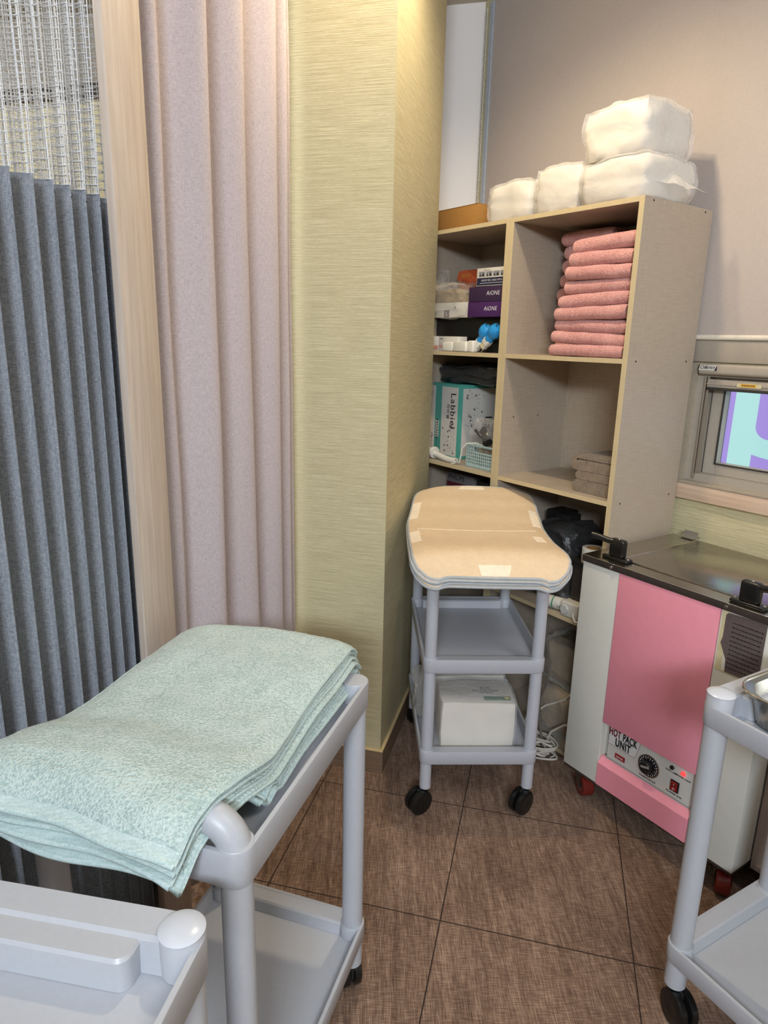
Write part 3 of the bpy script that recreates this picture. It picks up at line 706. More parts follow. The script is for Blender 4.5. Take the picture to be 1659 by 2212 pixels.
# ------------------------------------------------------------------ folded towels
def folded(mb, w, dp, h, seed, turns=1, nx=20, axis='Y'):
    """thick ribbon folded over at the front, extruded across; front fold faces -y"""
    t_ = h*.47 if turns == 1 else h*.235
    prof = []     # outer outline of the folded cloth
    n = 10
    if turns == 1:
        R = h/2; r = max(.001, R - t_)
        outer = [(dp, h)] + [(R*.95 - R*.95*sin(pi*i/n)*1.0, R + R*cos(pi*i/n)) for i in range(n+1)] + [(dp, 0)]
        inner = [(dp, R - r)] + [(R - r*sin(pi*i/n), R - r*cos(pi*i/n)) for i in range(n+1)] + [(dp, R + r)]
        prof = outer + inner
    b = bmesh.new(); rows = []
    for i in range(nx+1):
        x = -w/2 + w*i/nx; e = min(1, min(i, nx-i)/2.0); k_ = .90 + .10*sqrt(e)
        row = []
        for (y, z) in prof:
            q = Vector((x, y, z))
            nz = noise.noise_vector(Vector((x*14, y*10, z*12)) + Vector((seed, seed*2, 0)))
            row.append(b.verts.new((x + nz.x*.003, y + nz.y*.004 + (1-k_)*.03, h/2 + (z - h/2)*k_ + nz.z*.0028)))
        rows.append(row)
    m = len(prof)
    for a, d in zip(rows, rows[1:]):
        for i in range(m): b.faces.new((a[i], a[(i+1) % m], d[(i+1) % m], d[i]))
    bmesh.ops.triangulate(b, faces=[b.faces.new(rows[0][::-1]), b.faces.new(rows[-1])])
    bmesh.ops.recalc_face_normals(b, faces=b.faces); mb.join(b); return mb
ORD = ['lowest', 'second from the bottom', 'third from the bottom', 'fourth from the bottom', 'middle', 'fourth from the top', 'third from the top', 'second from the top', 'topmost']
zs = [1.4562, 1.494, 1.533, 1.5735, 1.615, 1.6565, 1.698, 1.740, 1.783]
lefts = [-.325, -.325, -.322, -.315, -.302, -.292, -.284, -.274, -.268]
for i in range(9):
    h = ((zs + [1.830])[i+1] - zs[i]) * 1.06; w = -.034 - lefts[i]
    b = MB(); folded(b, w, .150, h, i*3.7)
    o = place(b.out('towel', M['pink_t'], smooth=70), SH((lefts[i] - .034)/2, .010 + .006*((i*7) % 3), zs[i]), TH + .02*sin(i*2.)); o.rotation_euler = (0, .035*sin(i*1.3) - .012*(i > 3), o.rotation_euler[2])
    tag(o, 'folded pink towel, %s in the front pile' % ORD[i], 'towel', 'pink towels in the front pile')
zr = [1.4562 + .0475*i for i in range(9)]
for i in range(9):
    b = MB(); folded(b, .215, .150, .0505, 50 + i*2.3)
    o = place(b.out('towel', M['pink_t'], smooth=70), SH(-.345 + (.006*((i*5) % 4) - .01), .192, zr[i]), TH); tag(o, 'folded pink towel, %s in the rear pile' % ORD[i], 'towel', 'pink towels in the rear pile')

def coiled(mb, w, dp, h, seed, n=14):
    """folded twice: layers show at the open side; path in x-z, extruded in depth"""
    t_ = h/4.4; path = [(w, h - t_*.5), (t_*1.6, h - t_*.5)]
    path += [(t_*1.6 - (h*.5 - t_*.5)*sin(a), h/2 + (h*.5 - t_*.5)*cos(a)) for a in [pi*i/8 for i in range(1, 8)]]
    path += [(t_*1.6, t_*.5), (w*.96, t_*.5), (w*.985, t_*1.0), (w*.96, t_*1.55), (t_*2.2, t_*1.6), (t_*1.5, h/2), (t_*2.2, h - t_*1.65), (w*.98, h - t_*1.65)]
    Lf, Rt = [], []
    for i, p in enumerate(path):
        a = path[max(0, i-1)]; c = path[min(len(path)-1, i+1)]; dx, dz = c[0]-a[0], c[1]-a[1]; L = hypot(dx, dz) or 1
        Lf.append((p[0] - dz/L*t_*.46, p[1] + dx/L*t_*.46)); Rt.append((p[0] + dz/L*t_*.46, p[1] - dx/L*t_*.46))
    prof = Lf + Rt[::-1]; b = bmesh.new(); rows = []
    for i in range(n+1):
        y = dp*i/n; row = []
        for x, z in prof:
            nz = noise.noise_vector(Vector((x*16, y*16, z*16)) + Vector((seed, 0, seed))); row.append(b.verts.new((x + nz.x*.003 - .006*sin(pi*i/n), y + nz.y*.004, z + nz.z*.0025)))
        rows.append(row)
    m = len(prof)
    for a, d in zip(rows, rows[1:]):
        for i in range(m): b.faces.new((a[i], a[(i+1) % m], d[(i+1) % m], d[i]))
    bmesh.ops.triangulate(b, faces=[b.faces.new(rows[0][::-1]), b.faces.new(rows[-1])])
    bmesh.ops.recalc_face_normals(b, faces=b.faces); mb.join(b); return mb
for i, (z, h, x, lab) in enumerate(((1.0012, .044, -.193, 'lowest'), (1.0452, .030, -.185, 'middle'), (1.0752, .052, -.208, 'topmost'))):
    b = MB(); coiled(b, -.024 - x, .20, h, i*5.)
    o = place(b.out('towel', M['brown_t'], smooth=70), SH(x, .045, z), TH); tag(o, 'folded brown towel, %s of three on the middle right shelf' % lab, 'towel', 'brown towels on the middle right shelf')

# ------------------------------------------------------------------ packs on top of the shelves
def pack(label, s, d, z, w, dp, h, seed, group, tails=(), rz=0):
    t = thing('wrapped_pack', label, 'pack', SH(s, d, z), TH + rz, group)
    def blob(nx, grow):
        b = bmesh.new(); bmesh.ops.create_cube(b, size=2); bmesh.ops.subdivide_edges(b, edges=b.edges[:], cuts=11, use_grid_fill=True)
        for v in b.verts:
            c = v.co.copy(); sph = c.normalized()*1.30
            q = c.lerp(sph, .40)
            q.x = max(-1.02, min(1.02, q.x)); q.y = max(-1.02, min(1.02, q.y)); q.z = max(-1, min(1.04, q.z))
            p = Vector((q.x*(w/2+grow), q.y*(dp/2+grow), h/2 + q.z*(h/2+grow)))
            e = noise.noise_vector(p*9 + Vector((seed, seed, 0))); f = noise.noise_vector(p*30 + Vector((0, seed, 1)))
            am = .010 if grow == 0 else .012
            seam = -.006*math.exp(-((p.z - h*.5 + .008*sin(p.x*20))/.006)**2) if grow == 0 else 0
            p += e*am + f*(.003 if grow == 0 else .007); r = Vector((c.x, c.y, 0)); p += r*seam
            p.z = max(.0012 if grow else .002, p.z); v.co = p
        return b
    b = MB(); b.join(blob(0, 0)); b.out('cotton_pads', M['cotton'], t, 70)
    b = MB(); b.join(blob(1, .006)); b.out('film_wrap', M['film'], t, 70)
    for sgn, ln, zt in tails:
        b = MB()
        bb = bmesh.new(); R = []
        for i in range(9):
            q = i/8; L = [];
            for j in range(13):
                v = j/12 - .5; fl = (1 - .35*sin(q*pi)) 
                p = Vector((sgn*(w/2 - .01 + ln*q), v*dp*.8*fl, zt + h*.33*(1-q)*cos(v*pi) - .02*q))
                p += noise.noise_vector(p*22 + Vector((seed, 0, 0)))*.010*q; p.z = max(.002, p.z); L.append(bb.verts.new(p))
            R.append(L)
        for a, d_ in zip(R, R[1:]):
            for j in range(12): bb.faces.new((a[j], a[j+1], d_[j+1], d_[j]))
        b.join(bb); b.out('film_tail', M['film_t'], t, 70)
    return t
GP = 'wrapped white packs on top of the shelves'
zt_ = 1.9204
pack('film-wrapped white pack, leftmost on the shelf top by cardboard box', -.583, .135, zt_, .205, .20, .125, 1., GP, ((-1, .095, .02),))
pack('film-wrapped white pack between the leftmost pack and the stacked pair', -.362, .135, zt_, .195, .21, .145, 2., GP, ((1, .02, .03),))
pack('film-wrapped white pack, lower of the stacked pair on shelf top', -.130, .140, zt_, .235, .25, .125, 3., GP, ((1, .075, .05),))
pack('film-wrapped white pack, upper of the stacked pair on shelf top', -.147, .140, zt_ + .127, .225, .24, .145, 4., GP, ((-1, .095, .0),))
t = cardbox('cardboard_box', 'low orange-brown cardboard box on the far shelf top', 'box', -1.06, .09, 1.9205, .26, .20, .095, M['kraft'])
b = MB(); b.box(-.001, .2605, -.0012, .201, .0945, .096); b.out('lid_flap', M['kraft'], t, 0)

# ------------------------------------------------------------------ trolleys
def trolley(label, loc, rz, tops, RL=.0235, cz=.085, handle=False, RW=.0415, lift=0., turn={}):
    LX, LY = .1675, .245; W, L = 2*(LX + RL + .0045), 2*(LY + RL + .0045)
    t = thing('trolley', label, 'trolley', loc, rz, 'grey plastic trolleys')
    top = max(tops); RS = RL + .0025
    for zt in tops:
        dz = .046; up = .020 if (zt == top and not handle) else .0; lf = lift if zt == top else 0
        b = MB()
        b.loops([rr(W-.006, L-.006, RS-.001, zt-dz), rr(W-.002, L-.002, RS+.001, zt-dz+.003), rr(W, L, RS+.002, zt+lf-.003), rr(W-.0015, L-.0015, RS+.0015, zt+lf), rr(W-.016, L-.016, .018, zt+lf), rr(W-.024, L-.024, .016, zt-.031)], True, True)
        tr = b.out('tray', M['plastic'], t, 35)
        for sg in (1, -1):
            if handle and sg < 0 and zt == top: continue
            y1 = sg*(L/2-.0008); b = MB(); zz = zt + up
            if up:
                b.prism([(y1, zz-.0015), (y1-sg*.0015, zz), (y1-sg*.038, zz-.001), (y1-sg*.043, zz-.006), (y1-sg*.046, zt-.0305), (y1, zt-.0305)], -LX, LX, axis='X')
                q = LX - .046; b.loops([rr(2*q, .062, .016, zt-.0305, 5, 0, y1-sg*.044), rr(2*q, .062, .016, zz-.010, 5, 0, y1-sg*.044), rr(2*q-.006, .056, .014, zz-.0055, 5, 0, y1-sg*.044)])
            else:
                q = LX - RS + .002; b.prism([(y1, zz-.0015), (y1-sg*.0015, zz-.0005), (y1-sg*.036, zz-.003), (y1-sg*.040, zz-.007), (y1-sg*.046, zt-.0305), (y1, zt-.0305)], -q, q, axis='X')
            b.out('end_ledge', M['plastic'], tr, 25)
        for sx in (1, -1):
            for sy in (1, -1):
                zc = zt + .0014 + (lf if handle and zt == top else .0215 if zt == top else 0)
                b = MB(); b.lathe([(RS+.001, zt-.030), (RS+.001, zc-.002), (RS-.0005, zc)], 28, c=(sx*LX, sy*LY, 0)); b.out('corner_socket', M['plastic'], tr)
    for sx in (1, -1):
        for sy in (1, -1):
            b = MB(); b.cyl((sx*LX, sy*LY, cz), (sx*LX, sy*LY, top - .02), RL, RL, 32); b.out('leg', M['plastic'], t)
            if not handle:
                b = MB(); b.lathe([(RS+.0012, top+.0215), (RS+.0018, top+.0245), (RS-.002, top+.027), (.012, top+.0292), (0, top+.0297)], 36, c=(sx*LX, sy*LY, 0), caps=False); b.out('cap', M['cap'], t)
            a = random.Random(int(abs(loc[0])*1000) + sx*3 + sy*7).uniform(-.9, .9) + (pi if sy > 0 else 0)
            a = turn.get((sx, sy), a)
            c = bpy.data.objects.new('caster', None); COL.objects.link(c); c.parent = t; c.location = (sx*LX, sy*LY, 0); c.rotation_euler = (0, 0, a)
            R_ = RW; off = .025
            for e in (-1, 1):
                b = MB(); b.lathe([(0, -.0075), (.012, -.0085), (R_-.006, -.0105), (R_-.001, -.007), (R_, 0), (R_-.001, .007), (R_-.006, .0095), (.012, .0095), (0, .0095)], 36, c=(e*.0135, -off, R_), M=Matrix.Rotation(-e*pi/2, 4, 'Y'), caps=False)
                b.out('wheel', M['black'], c)
            b = MB(); b.box(-.0035, .0035, -off-.006, .010, R_-.006, .084, .002); b.cyl((0, 0, .06), (0, 0, cz+.004), .010); b.out('fork', M['rubber'], c)
    if handle:
        z1 = top + .046; pts = [(-LX, -LY, top-.03), (-LX, -LY, z1-.05)] + [(-LX+.05-.05*cos(a), -LY, z1-.05+.05*sin(a)) for a in [pi/2*k_/7 for k_ in range(1, 8)]]
        pts = pts + [(-p[0], p[1], p[2]) for p in pts[::-1]]
        b = MB(); b.tube(pts, RL+.001, 24); b.out('push_handle', M['plastic'], t)
    return t
trolley('grey three-tier plastic trolley carrying the beige covers', (.312, 2.165, 0), .04, (.225, .547, .835), .0188, turn={(-1, -1): -1.0, (1, -1): -.85})
trolley('grey two-tier plastic trolley stacked with mint towels', (-.285, 1.087, 0), -.304, (.197, .796), handle=True, lift=.014)
trolley('grey plastic trolley with an empty top tray in the foreground', (-.434, .434, 0), -.171, (.197, .796), lift=.014)
trolley('grey two-tier plastic trolley carrying the steel pan', (.9595, 1.105, 0), .5236, (.197, .796), turn={(-1, 1): -.30})

# packs on the bottom tray of the three-tier trolley
def lowpack(label, loc, rz, w, dp, h, seed, printed):
    t = thing('wrapped_pack', label, 'pack', loc, rz, 'wrapped packs on the bottom tray')
    b = MB(); bb = bmesh.new(); bmesh.ops.create_cube(bb, size=2); bmesh.ops.subdivide_edges(bb, edges=bb.edges[:], cuts=10, use_grid_fill=True)
    def shp(v, grow):
        c = v.co.copy(); q = c.lerp(c.normalized()*1.35, .16); q.x = max(-1, min(1, q.x)); q.y = max(-1, min(1, q.y)); q.z = max(-1, min(1, q.z))
        p = Vector((q.x*(w/2+grow), q.y*(dp/2+grow), h/2 + q.z*(h/2+grow))); e = noise.noise_vector(p*12 + Vector((seed, 0, 0)))
        p += e*.004 + noise.noise_vector(p*35 + Vector((0, 0, seed)))*(.0012 if grow == 0 else .003); p.z = max(.001, p.z); v.co = p
    for v in bb.verts: shp(v, 0)
    b.join(bb); b.out('cotton_pads', M['cotton'], t, 60)
    if printed:
        b = MB(); b.box(w*.08, w*.43, -dp*.40, -dp*.26, h + .003, h + .0042); lb = b.out('green_label', M['green'], t, 0)
        b = MB(); b.box(w*.36, w*.42, -dp*.385, -dp*.275, h + .0042, h + .0048); b.out('bar_code', M['tape'], lb, 0)
        text('SOOSUNG', .017, (w*.13, -dp*.02, h + .0045), (0, 0, 0), M['ink_grey'], t); text('탈지면', .012, (w*.13, dp*.10, h + .0045), (0, 0, 0), M['ink_grey'], t); text('수성위생재료', .008, (w*.13, -dp*.11, h + .0045), (0, 0, 0), M['ink_grey'], t)
    b = MB(); bb = bmesh.new(); bmesh.ops.create_cube(bb, size=2); bmesh.ops.subdivide_edges(bb, edges=bb.edges[:], cuts=10, use_grid_fill=True)
    for v in bb.verts: shp(v, .0055)
    b.join(bb); b.out('film_wrap', M['film'], t, 60); return t
lowpack('film-wrapped white pack with green label at front of bottom tray', (.322, 2.045, .1935), .03, .245, .15, .165, 7., True)
lowpack('film-wrapped white pack at the rear of the bottom tray', (.305, 2.275, .1935), .08, .275, .17, .145, 9., False)
b = MB(); crumple(b, .05, .12, .14, .014, 3, 15., 3); o = place(b.out('plastic_bag', M['film2'], smooth=60), (.148, 2.19, .27), .04); tag(o, 'crumpled clear bag squeezed at the left of the bottom tray', 'bag')

# beige hot pack covers draped over the top tray
def pz(v, u):
    P = [(0, .842), (.04, .862), (.085, .886), (.15, .893), (.35, .886), (.55, .893), (.72, .912), (.86, .936), (1, .957)]
    for (a, za), (c, zc) in zip(P, P[1:]):
        if v <= c:
            q = (v-a)/(c-a); q = q*q*(3-2*q)*.5 + q*.5; z = za + (zc-za)*q; break
    return z + .004*sin(u*pi)*(1 if v > .1 else -.3) - .010*max(0, (abs(u-.5)-.38)/.12)**2
def cover_xy(u, v, r=.075):
    y = 1.838 + v*.69; xl = .090 - .006*sin(v*pi) + .035*max(0, v-.6)/.4; xr = .556 - .012*math.exp(-((v-.5)/.22)**2)
    # rounded corners
    cut = 0
    for e, ln in ((v, .69), (1-v, .69)):
        a = e*ln
        if a < r: cut = max(cut, r - sqrt(max(0, r*r - (r-a)**2)))
    return xl + cut + u*(xr - xl - 2*cut), y
NCOV = 4; names = ['topmost', 'second from the top', 'third from the top', 'lowest']
for i in range(NCOV):
    t = thing('hot_pack_cover', 'beige quilted cover with grey piping, %s of the stack' % names[i], 'cover', (0, 0, 0), 0, 'beige covers on the three-tier trolley')
    dz = -.0088*i - .001; dx = (0, -.004, .003, -.002)[i]; dy = (0, -.004, -.001, -.006)[i]; rot = (0, .006, -.008, .01)[i]
    def f(u, v, e=0.0, tt=.0062):
        x, y = cover_xy(u, v); x += dx + rot*(y-2.1); y += dy
        # edge pinch
        return Vector((x, y, pz(v, u) + dz)), Vector((x, y, pz(v, u) + dz - tt))
    b = MB(); vs = [0, .002, .006, .012, .02, .03, .045, .065, .09, .11] + [.11 + .78*i_/22 for i_ in range(1, 23)] + [.91, .935, .955, .97, .98, .988, .994, .998, 1]
    bb = b.b; nu = 22; T = []; Bt = []
    for v in vs:
        T.append([]); Bt.append([])
        for k_ in range(nu+1):
            p, q = f(k_/nu, v); T[-1].append(bb.verts.new(p)); Bt[-1].append(bb.verts.new(q))
    for j in range(len(vs)-1):
        for k_ in range(nu):
            bb.faces.new((T[j][k_], T[j][k_+1], T[j+1][k_+1], T[j+1][k_])); bb.faces.new((Bt[j][k_], Bt[j+1][k_], Bt[j+1][k_+1], Bt[j][k_+1]))
    bmesh.ops.remove_doubles(bb, verts=bb.verts, dist=1e-5)
    b.out('quilted_body', M['pad'], t, 60)
    loop = [f(k_/30, 0) for k_ in range(31)] + [f(1, v) for v in vs] + [f(1-k_/30, 1) for k_ in range(31)] + [f(0, v) for v in reversed(vs)]
    pts = []
    for p, q in loop:
        m_ = (p+q)/2
        if not pts or (m_ - pts[-1]).length > .004: pts.append(m_)
    if (pts[0]-pts[-1]).length < .004: pts.pop()
    b = MB(); b.tube(pts, .0047, 8, True); b.out('piping', M['piping'], t)
    if i == 0:
        tabs = [((.40, .62), (.004, .050)), ((.36, .60), (.955, .995)), ((.005, .07), (.62, .80)), ((.005, .075), (.28, .44)), ((.92, .985), (.55, .74)), ((.86, .93), (.30, .38))]
        for (u0, u1), (v0, v1) in tabs:
            b = MB(); b.slab(lambda a, c: tuple(f(u0 + (u1-u0)*a, v0 + (v1-v0)*c)[0] + Vector((0, 0, zz_)) for zz_ in (.0016, .0002)), 6, 6, 0); b.out('velcro_tab', M['velcro'], t)
        b = MB(); b.tube([tuple(f(.06 + .86*k_/24, .47 - .03*sin(k_/24*pi))[0] + Vector((0, 0, .0003))) for k_ in range(25)], .0008, 5); b.out('seam', M['velcro'], t)

# mint towels draped over the two-tier trolley
BR, BL, FR, FL = Vector((-.055, 1.345, 0)), Vector((-.432, 1.425, 0)), Vector((-.262, .742, 0)), Vector((-.640, .865, 0))
def mz(v, u):
    P = [(0, .850), (.03, .868), (.07, .878), (.3, .878), (.52, .868), (.66, .868), (.80, .886), (.87, .890), (.92, .882), (1, .845)]
    for (a, za), (c, zc) in zip(P, P[1:]):
        if v <= c:
            q = (v-a)/(c-a); q = q*q*(3-2*q)*.6 + q*.4; return za + (zc-za)*q
    return .838
NT = 6; MN = ['topmost', 'second from the top', 'third from the top', 'fourth from the top', 'fifth from the top', 'lowest']
for i in range(NT):
    t = thing('towel', 'folded mint green towel, %s in the pile on the trolley' % MN[i], 'towel', (0, 0, 0), 0, 'mint towels on the trolley')
    th = .0088; dz = -.0120*i
    inside = i >= 4
    def f(u, v):
        v0 = v; v = v*.755 if inside else v
        bow = .010*sin(pi*min(1, v/.72))*(1 if v < .72 else 0) + .030*math.exp(-((v-.72)/.17)**2)
        r0 = BR.lerp(FR, v) + Vector((bow - .012*max(0, (v-.55))*(1-v)*8, 0, 0)); l0 = BL.lerp(FL, v) + Vector((.02*sin(v*pi), 0, 0))
        p = r0.lerp(l0, u)
        p += (FR-BR).normalized()*(-.012*sin(u*pi)*(1-v) + (.012 - .004*i)*v*(1 - .5*u) + .006*sin(u*9+i)*v)
        side = max(0, 1 - u/.12); sidel = max(0, 1 - (1-u)/.2)
        z = mz(v, u) + dz*(1 + .45*v**4)
        if inside: z = min(z - .004, .862 + dz) + .010*max(0, (v0-.86)/.14)*sin((v0-.86)*60 + i)
        z += -.010*side**2 - .02*sidel**2 + .0045*noise.noise(Vector((p.x*9, p.y*7, i*.6))) + .006*sin(u*pi)*(1-v)
        p += Vector((.006*sin(i*2.1)*(v*v), .004*sin(i*1.7), 0)) + (BR-BL).normalized()*(.004*sin(i*2.6 + 1) + .0034*i*(1-v))*max(0, 1-u*2)
        return Vector((p.x, p.y, z)), Vector((p.x, p.y, z - th))
    HEM = .979
    def band(v0, v1, nv, grow=0.0):
        b = MB(); bb = b.b; nu = 60; rows = []
        for j in range(nv+1):
            v = v0 + (v1-v0)*j/nv; row = []
            for k_ in range(nu+1):
                u = k_/nu; p, q = f(u, v); e = min(k_, nu-k_); sh = .0022 if e == 0 else 0
                row.append(p + Vector((0, 0, -sh)))
            for k_ in range(nu, -1, -1):
                u = k_/nu; p, q = f(u, v); e = min(k_, nu-k_); row.append(q + Vector((0, 0, .0022 if e == 0 else 0)))
            rows.append([bb.verts.new(p) for p in row])
        m = len(rows[0])
        for a, d_ in zip(rows, rows[1:]):
            for k_ in range(m): bb.faces.new((a[k_], a[(k_+1) % m], d_[(k_+1) % m], d_[k_]))
        bmesh.ops.triangulate(bb, faces=[bb.faces.new(rows[0][::-1]), bb.faces.new(rows[-1])])
        bmesh.ops.recalc_face_normals(bb, faces=bb.faces); return b
    b = band(0, HEM, 70)
    for v in b.b.verts:
        a = .0012; v.co += noise.noise_vector(v.co*90)*a
    b.out('terry_body', M['mint'], t, 70)
    b = band(HEM, 1, 5); b.tube([(lambda pq: pq[0]*.35 + pq[1]*.65)(f(u, .9985)) for u in frange(.004, .996, 60)], .0056, 8); b.out('woven_hem', M['mint_hem'], t, 60)
    b = MB(); b.tube([f(.004, v)[0] + Vector((0, 0, -.0035)) for v in frange(0, 1, 60)], .0032, 6); b.out('side_hem', M['mint_hem'], t); b = MB(); b.tube([f(.996, v)[0] + Vector((0, 0, -.0035)) for v in frange(0, 1, 60)], .0032, 6); b.out('side_hem', M['mint_hem'], t)

# steel pan on the right-hand trolley
pn = thing('steel_pan', 'rectangular stainless steel pan on the right-hand trolley', 'pan', (.9595, 1.105, 0), .5236)
b = MB()
W_, L_ = .27, .37; cy = .046; cx = -.030
b.loops([rr(W_-.07, L_-.07, .045, .770, 8, cx, cy), rr(W_-.05, L_-.05, .055, .776, 8, cx, cy), rr(W_-.028, L_-.028, .055, .840, 8, cx, cy), rr(W_, L_, .062, .843, 8, cx, cy), rr(W_+.002, L_+.002, .063, .840, 8, cx, cy), rr(W_-.026, L_-.026, .054, .838, 8, cx, cy), rr(W_-.047, L_-.047, .054, .775, 8, cx, cy), rr(W_-.067, L_-.067, .044, .7685, 8, cx, cy)], True, True)
bb = b.b; bb.faces.ensure_lookup_table()
b.out('pan_body', M['pan'], pn, 50)
b = MB(); b.tube(rr(W_+.001, L_+.001, .0625, .8425, 8, cx, cy), .0032, 8, True); b.out('rolled_rim', M['chrome'], pn)

# ------------------------------------------------------------------ hot pack unit
hp = thing('hot_pack_heater', 'pink and ivory hot pack heater on casters against the wall', 'heater', (.637, 2.037, 0), -.980)
W_, D_ = .598, .452
b = MB(); b.box(0, .137, 0, D_, .105, .833, .002); b.box(.459, W_, 0, D_, .105, .833, .002); b.box(.137, .459, .022, D_, .105, .833); b.out('cabinet_body', M['hot_white'], hp, 30)
b = MB(); b.box(.002, W_-.002, .004, D_-.004, .094, .106); b.out('base_frame', M['dark_trim'], hp, 0)
b = MB(); b.box(.1385, .4575, -.002, .024, .330, .833, .002); b.out('front_panel', M['hot_pink'], hp, 30)
b = MB(); b.box(.1385, .4575, -.003, .024, .105, .184, .001); b.prism([(-.003, .184), (.016, .205), (.024, .205), (.024, .184)], .1385, .4575, axis='X'); b.out('kick_panel', M['hot_pink'], hp, 20)
cp = MB(); cp.box(.153, .4565, .014, .022, .205, .329); cpo = cp.out('control_panel', M['panel'], hp, 0)
b = MB(); b.tube([(.157, .0135, .327), (.157, .0135, .210), (.4535, .0135, .210), (.4535, .0135, .327)], .0007, 5); b.out('panel_line', M['ink'], cpo)
b = MB()
for x, z in ((.156, .218), (.454, .218)): b.lathe([(0, -.002), (.003, -.002), (.0035, 0)], 14, c=(x, .013, z), M=Matrix.Rotation(-pi/2, 4, 'X'), caps=False)
b.out('screw', M['chrome'], cpo)
b = MB(); b.prism([(.160, .324), (.160, .262), (.2575, .262), (.2735, .324)], .0130, .0140); pl = b.out('name_plate', M['plate'], cpo, 0)
b = MB(); b.tube([(.160, .0128, .262), (.2575, .0128, .262), (.2735, .0128, .324)], .0006, 5); b.out('plate_line', M['red_line'], pl)
text('HOT', .036, (.1800, .0122, .3075), RX, M['ink_red'], pl, sx=.52, bold=.0011); text('PACK', .036, (.2345, .0122, .3075), RX, M['ink'], pl, sx=.52, bold=.0011); text('UNIT', .037, (.212, .0122, .278), RX, M['ink'], pl, sx=.60, bold=.0011)
b = MB(); b.box(.188, .2245, .0125, .014, .2255, .2415); bg = b.out('badge', M['badge'], cpo, 0); text('korea', .0095, (.206, .0119, .2335), RX, M['ink_white'], bg)
def disc(prof, x, z, y, seg=40):
    b = MB(); b.lathe(prof, seg, c=(x, y, z), M=Matrix.Rotation(pi/2, 4, 'X'), caps=False); return b
dl = disc([(.0365, 0), (.0365, .002), (.034, .003), (0, .003)], .3075, .2645, .014).out('dial_plate', M['chrome'], cpo)
disc([(.0335, .003), (.0335, .004), (0, .004)], .3075, .2645, .014).out('dial_scale', M['dial'], dl)
b = MB()
for k_ in range(22):
    a = k_*2*pi/22; x, z = .3075 + .029*cos(a), .2645 + .029*sin(a); b.box(x-.0013, x+.0013, .0096, .0102, z-.0019, z+.0019)
    x, z = .3075 + .0235*cos(a), .2645 + .0235*sin(a)
    if k_ % 2: b.box(x-.0009, x+.0009, .0096, .0102, z-.0009, z+.0009)
b.out('dial_marks', M['ink_white'], dl, 0)
kn = disc([(.021, .004), (.020, .016), (.0185, .019), (0, .019)], .304, .262, .014, 10).out('dial_knob', M['dial'], dl, 25)
text('MODE', .0095, (.306, -.0055, .266), (pi/2, -.3, 0), M['panel'], dl)
text('THERMOSTAT', .0085, (.307, .0134, .2205), RX, M['ink'], cpo); text('RUN LAMP', .0075, (.381, .0134, .2895), RX, M['ink'], cpo); text('POWER LAMP', .0075, (.417, .0134, .2895), RX, M['ink'], cpo); text('POWER S/W', .0085, (.397, .0134, .2235), RX, M['ink'], cpo)
disc([(.0068, 0), (.0068, .003), (.005, .0055), (0, .0065)], .381, .3035, .014, 20).out('indicator_lamp', M['lamp_off'], cpo)
disc([(.0068, 0), (.0068, .003), (.005, .0055), (0, .0065)], .417, .3035, .014, 20).out('indicator_lamp', M['lamp_on'], cpo)
b = MB(); b.box(.3835, .4105, .010, .014, .233, .268, .001); sw = b.out('power_switch', M['black'], cpo, 30)
b = MB(); b.prism([(.010, .236), (.0065, .238), (.0085, .251), (.005, .264), (.010, .265)], .387, .407, axis='X'); b.out('rocker', M['switch'], sw, 20)
b = MB(); b.box(.3965, .3975, .0054, .0064, .2555, .2615); b.tube([(.397 + .0032*cos(a), .0066, .2435 + .0032*sin(a)) for a in [q*2*pi/14 for q in range(14)]], .0005, 5, True); b.out('rocker_mark', M['ink_white'], sw)
# notice with yellowed tape
b = MB(); b.box(.464, .481, -.0006, 0, .664, .832); b.box(.481, .584, -.0005, 0, .6625, .669); nt = b.out('notice_tape', M['tape'], hp, 0)
b = MB(); b.prism([(.474, .822), (.480, .829), (.580, .834), (.580, .668), (.492, .666), (.490, .70), (.470, .742), (.474, .76)], -.0012, -.0006); b.out('notice_sheet', M['notice'], nt, 0)
b = MB(); rnd = random.Random(4)
for r_ in range(11):
    x = .494
    while x < .572:
        wd = rnd.uniform(.003, .009); b.box(x, x+wd, -.0016, -.0012, .680 + r_*.0125, .6825 + r_*.0125); x += wd + .002
b.out('notice_print', M['ink'], nt, 0)
# lid
b = MB(); b.box(-.003, W_+.003, -.004, D_+.016, .833, .853, .0015); b.out('rim_band', M['dark_trim'], hp, 30)
b = MB(); b.box(-.002, W_+.002, -.003, D_+.015, .853, .8545); ld = b.out('lid', M['steel'], hp, 0)
b = MB(); b.box(.10, .62-.03, .055, D_+.0, .8545, .8575, .001); b.out('lid_plate', M['steel'], ld, 30)
b = MB(); b.tube([(-.002, -.0035, .854), (W_+.002, -.0035, .854)], .0014, 6); b.tube([(.100, .055, .8575), (.100, D_, .8575)], .0014, 6); b.out('lid_edge', M['chrome'], ld)
for x in (.108, .472):
    b = MB(); b.lathe([(0, -.0045), (.0045, -.004), (.006, -.0015), (.006, 0)], 18, c=(x, -.004, .843), M=Matrix.Rotation(-pi/2, 4, 'X'), caps=False); b.out('rim_screw', M['chrome'], hp)
for x in (.04, .50):
    b = MB(); b.box(x-.004, x+.052, .445, .474, .8585, .8605); b.box(x-.002, x+.050, .472, .474, .8605, .878); b.cyl((x-.006, .472, .861), (x+.056, .472, .861), .0035, .0035, 12); b.out('hinge', M['chrome'], ld, 30)
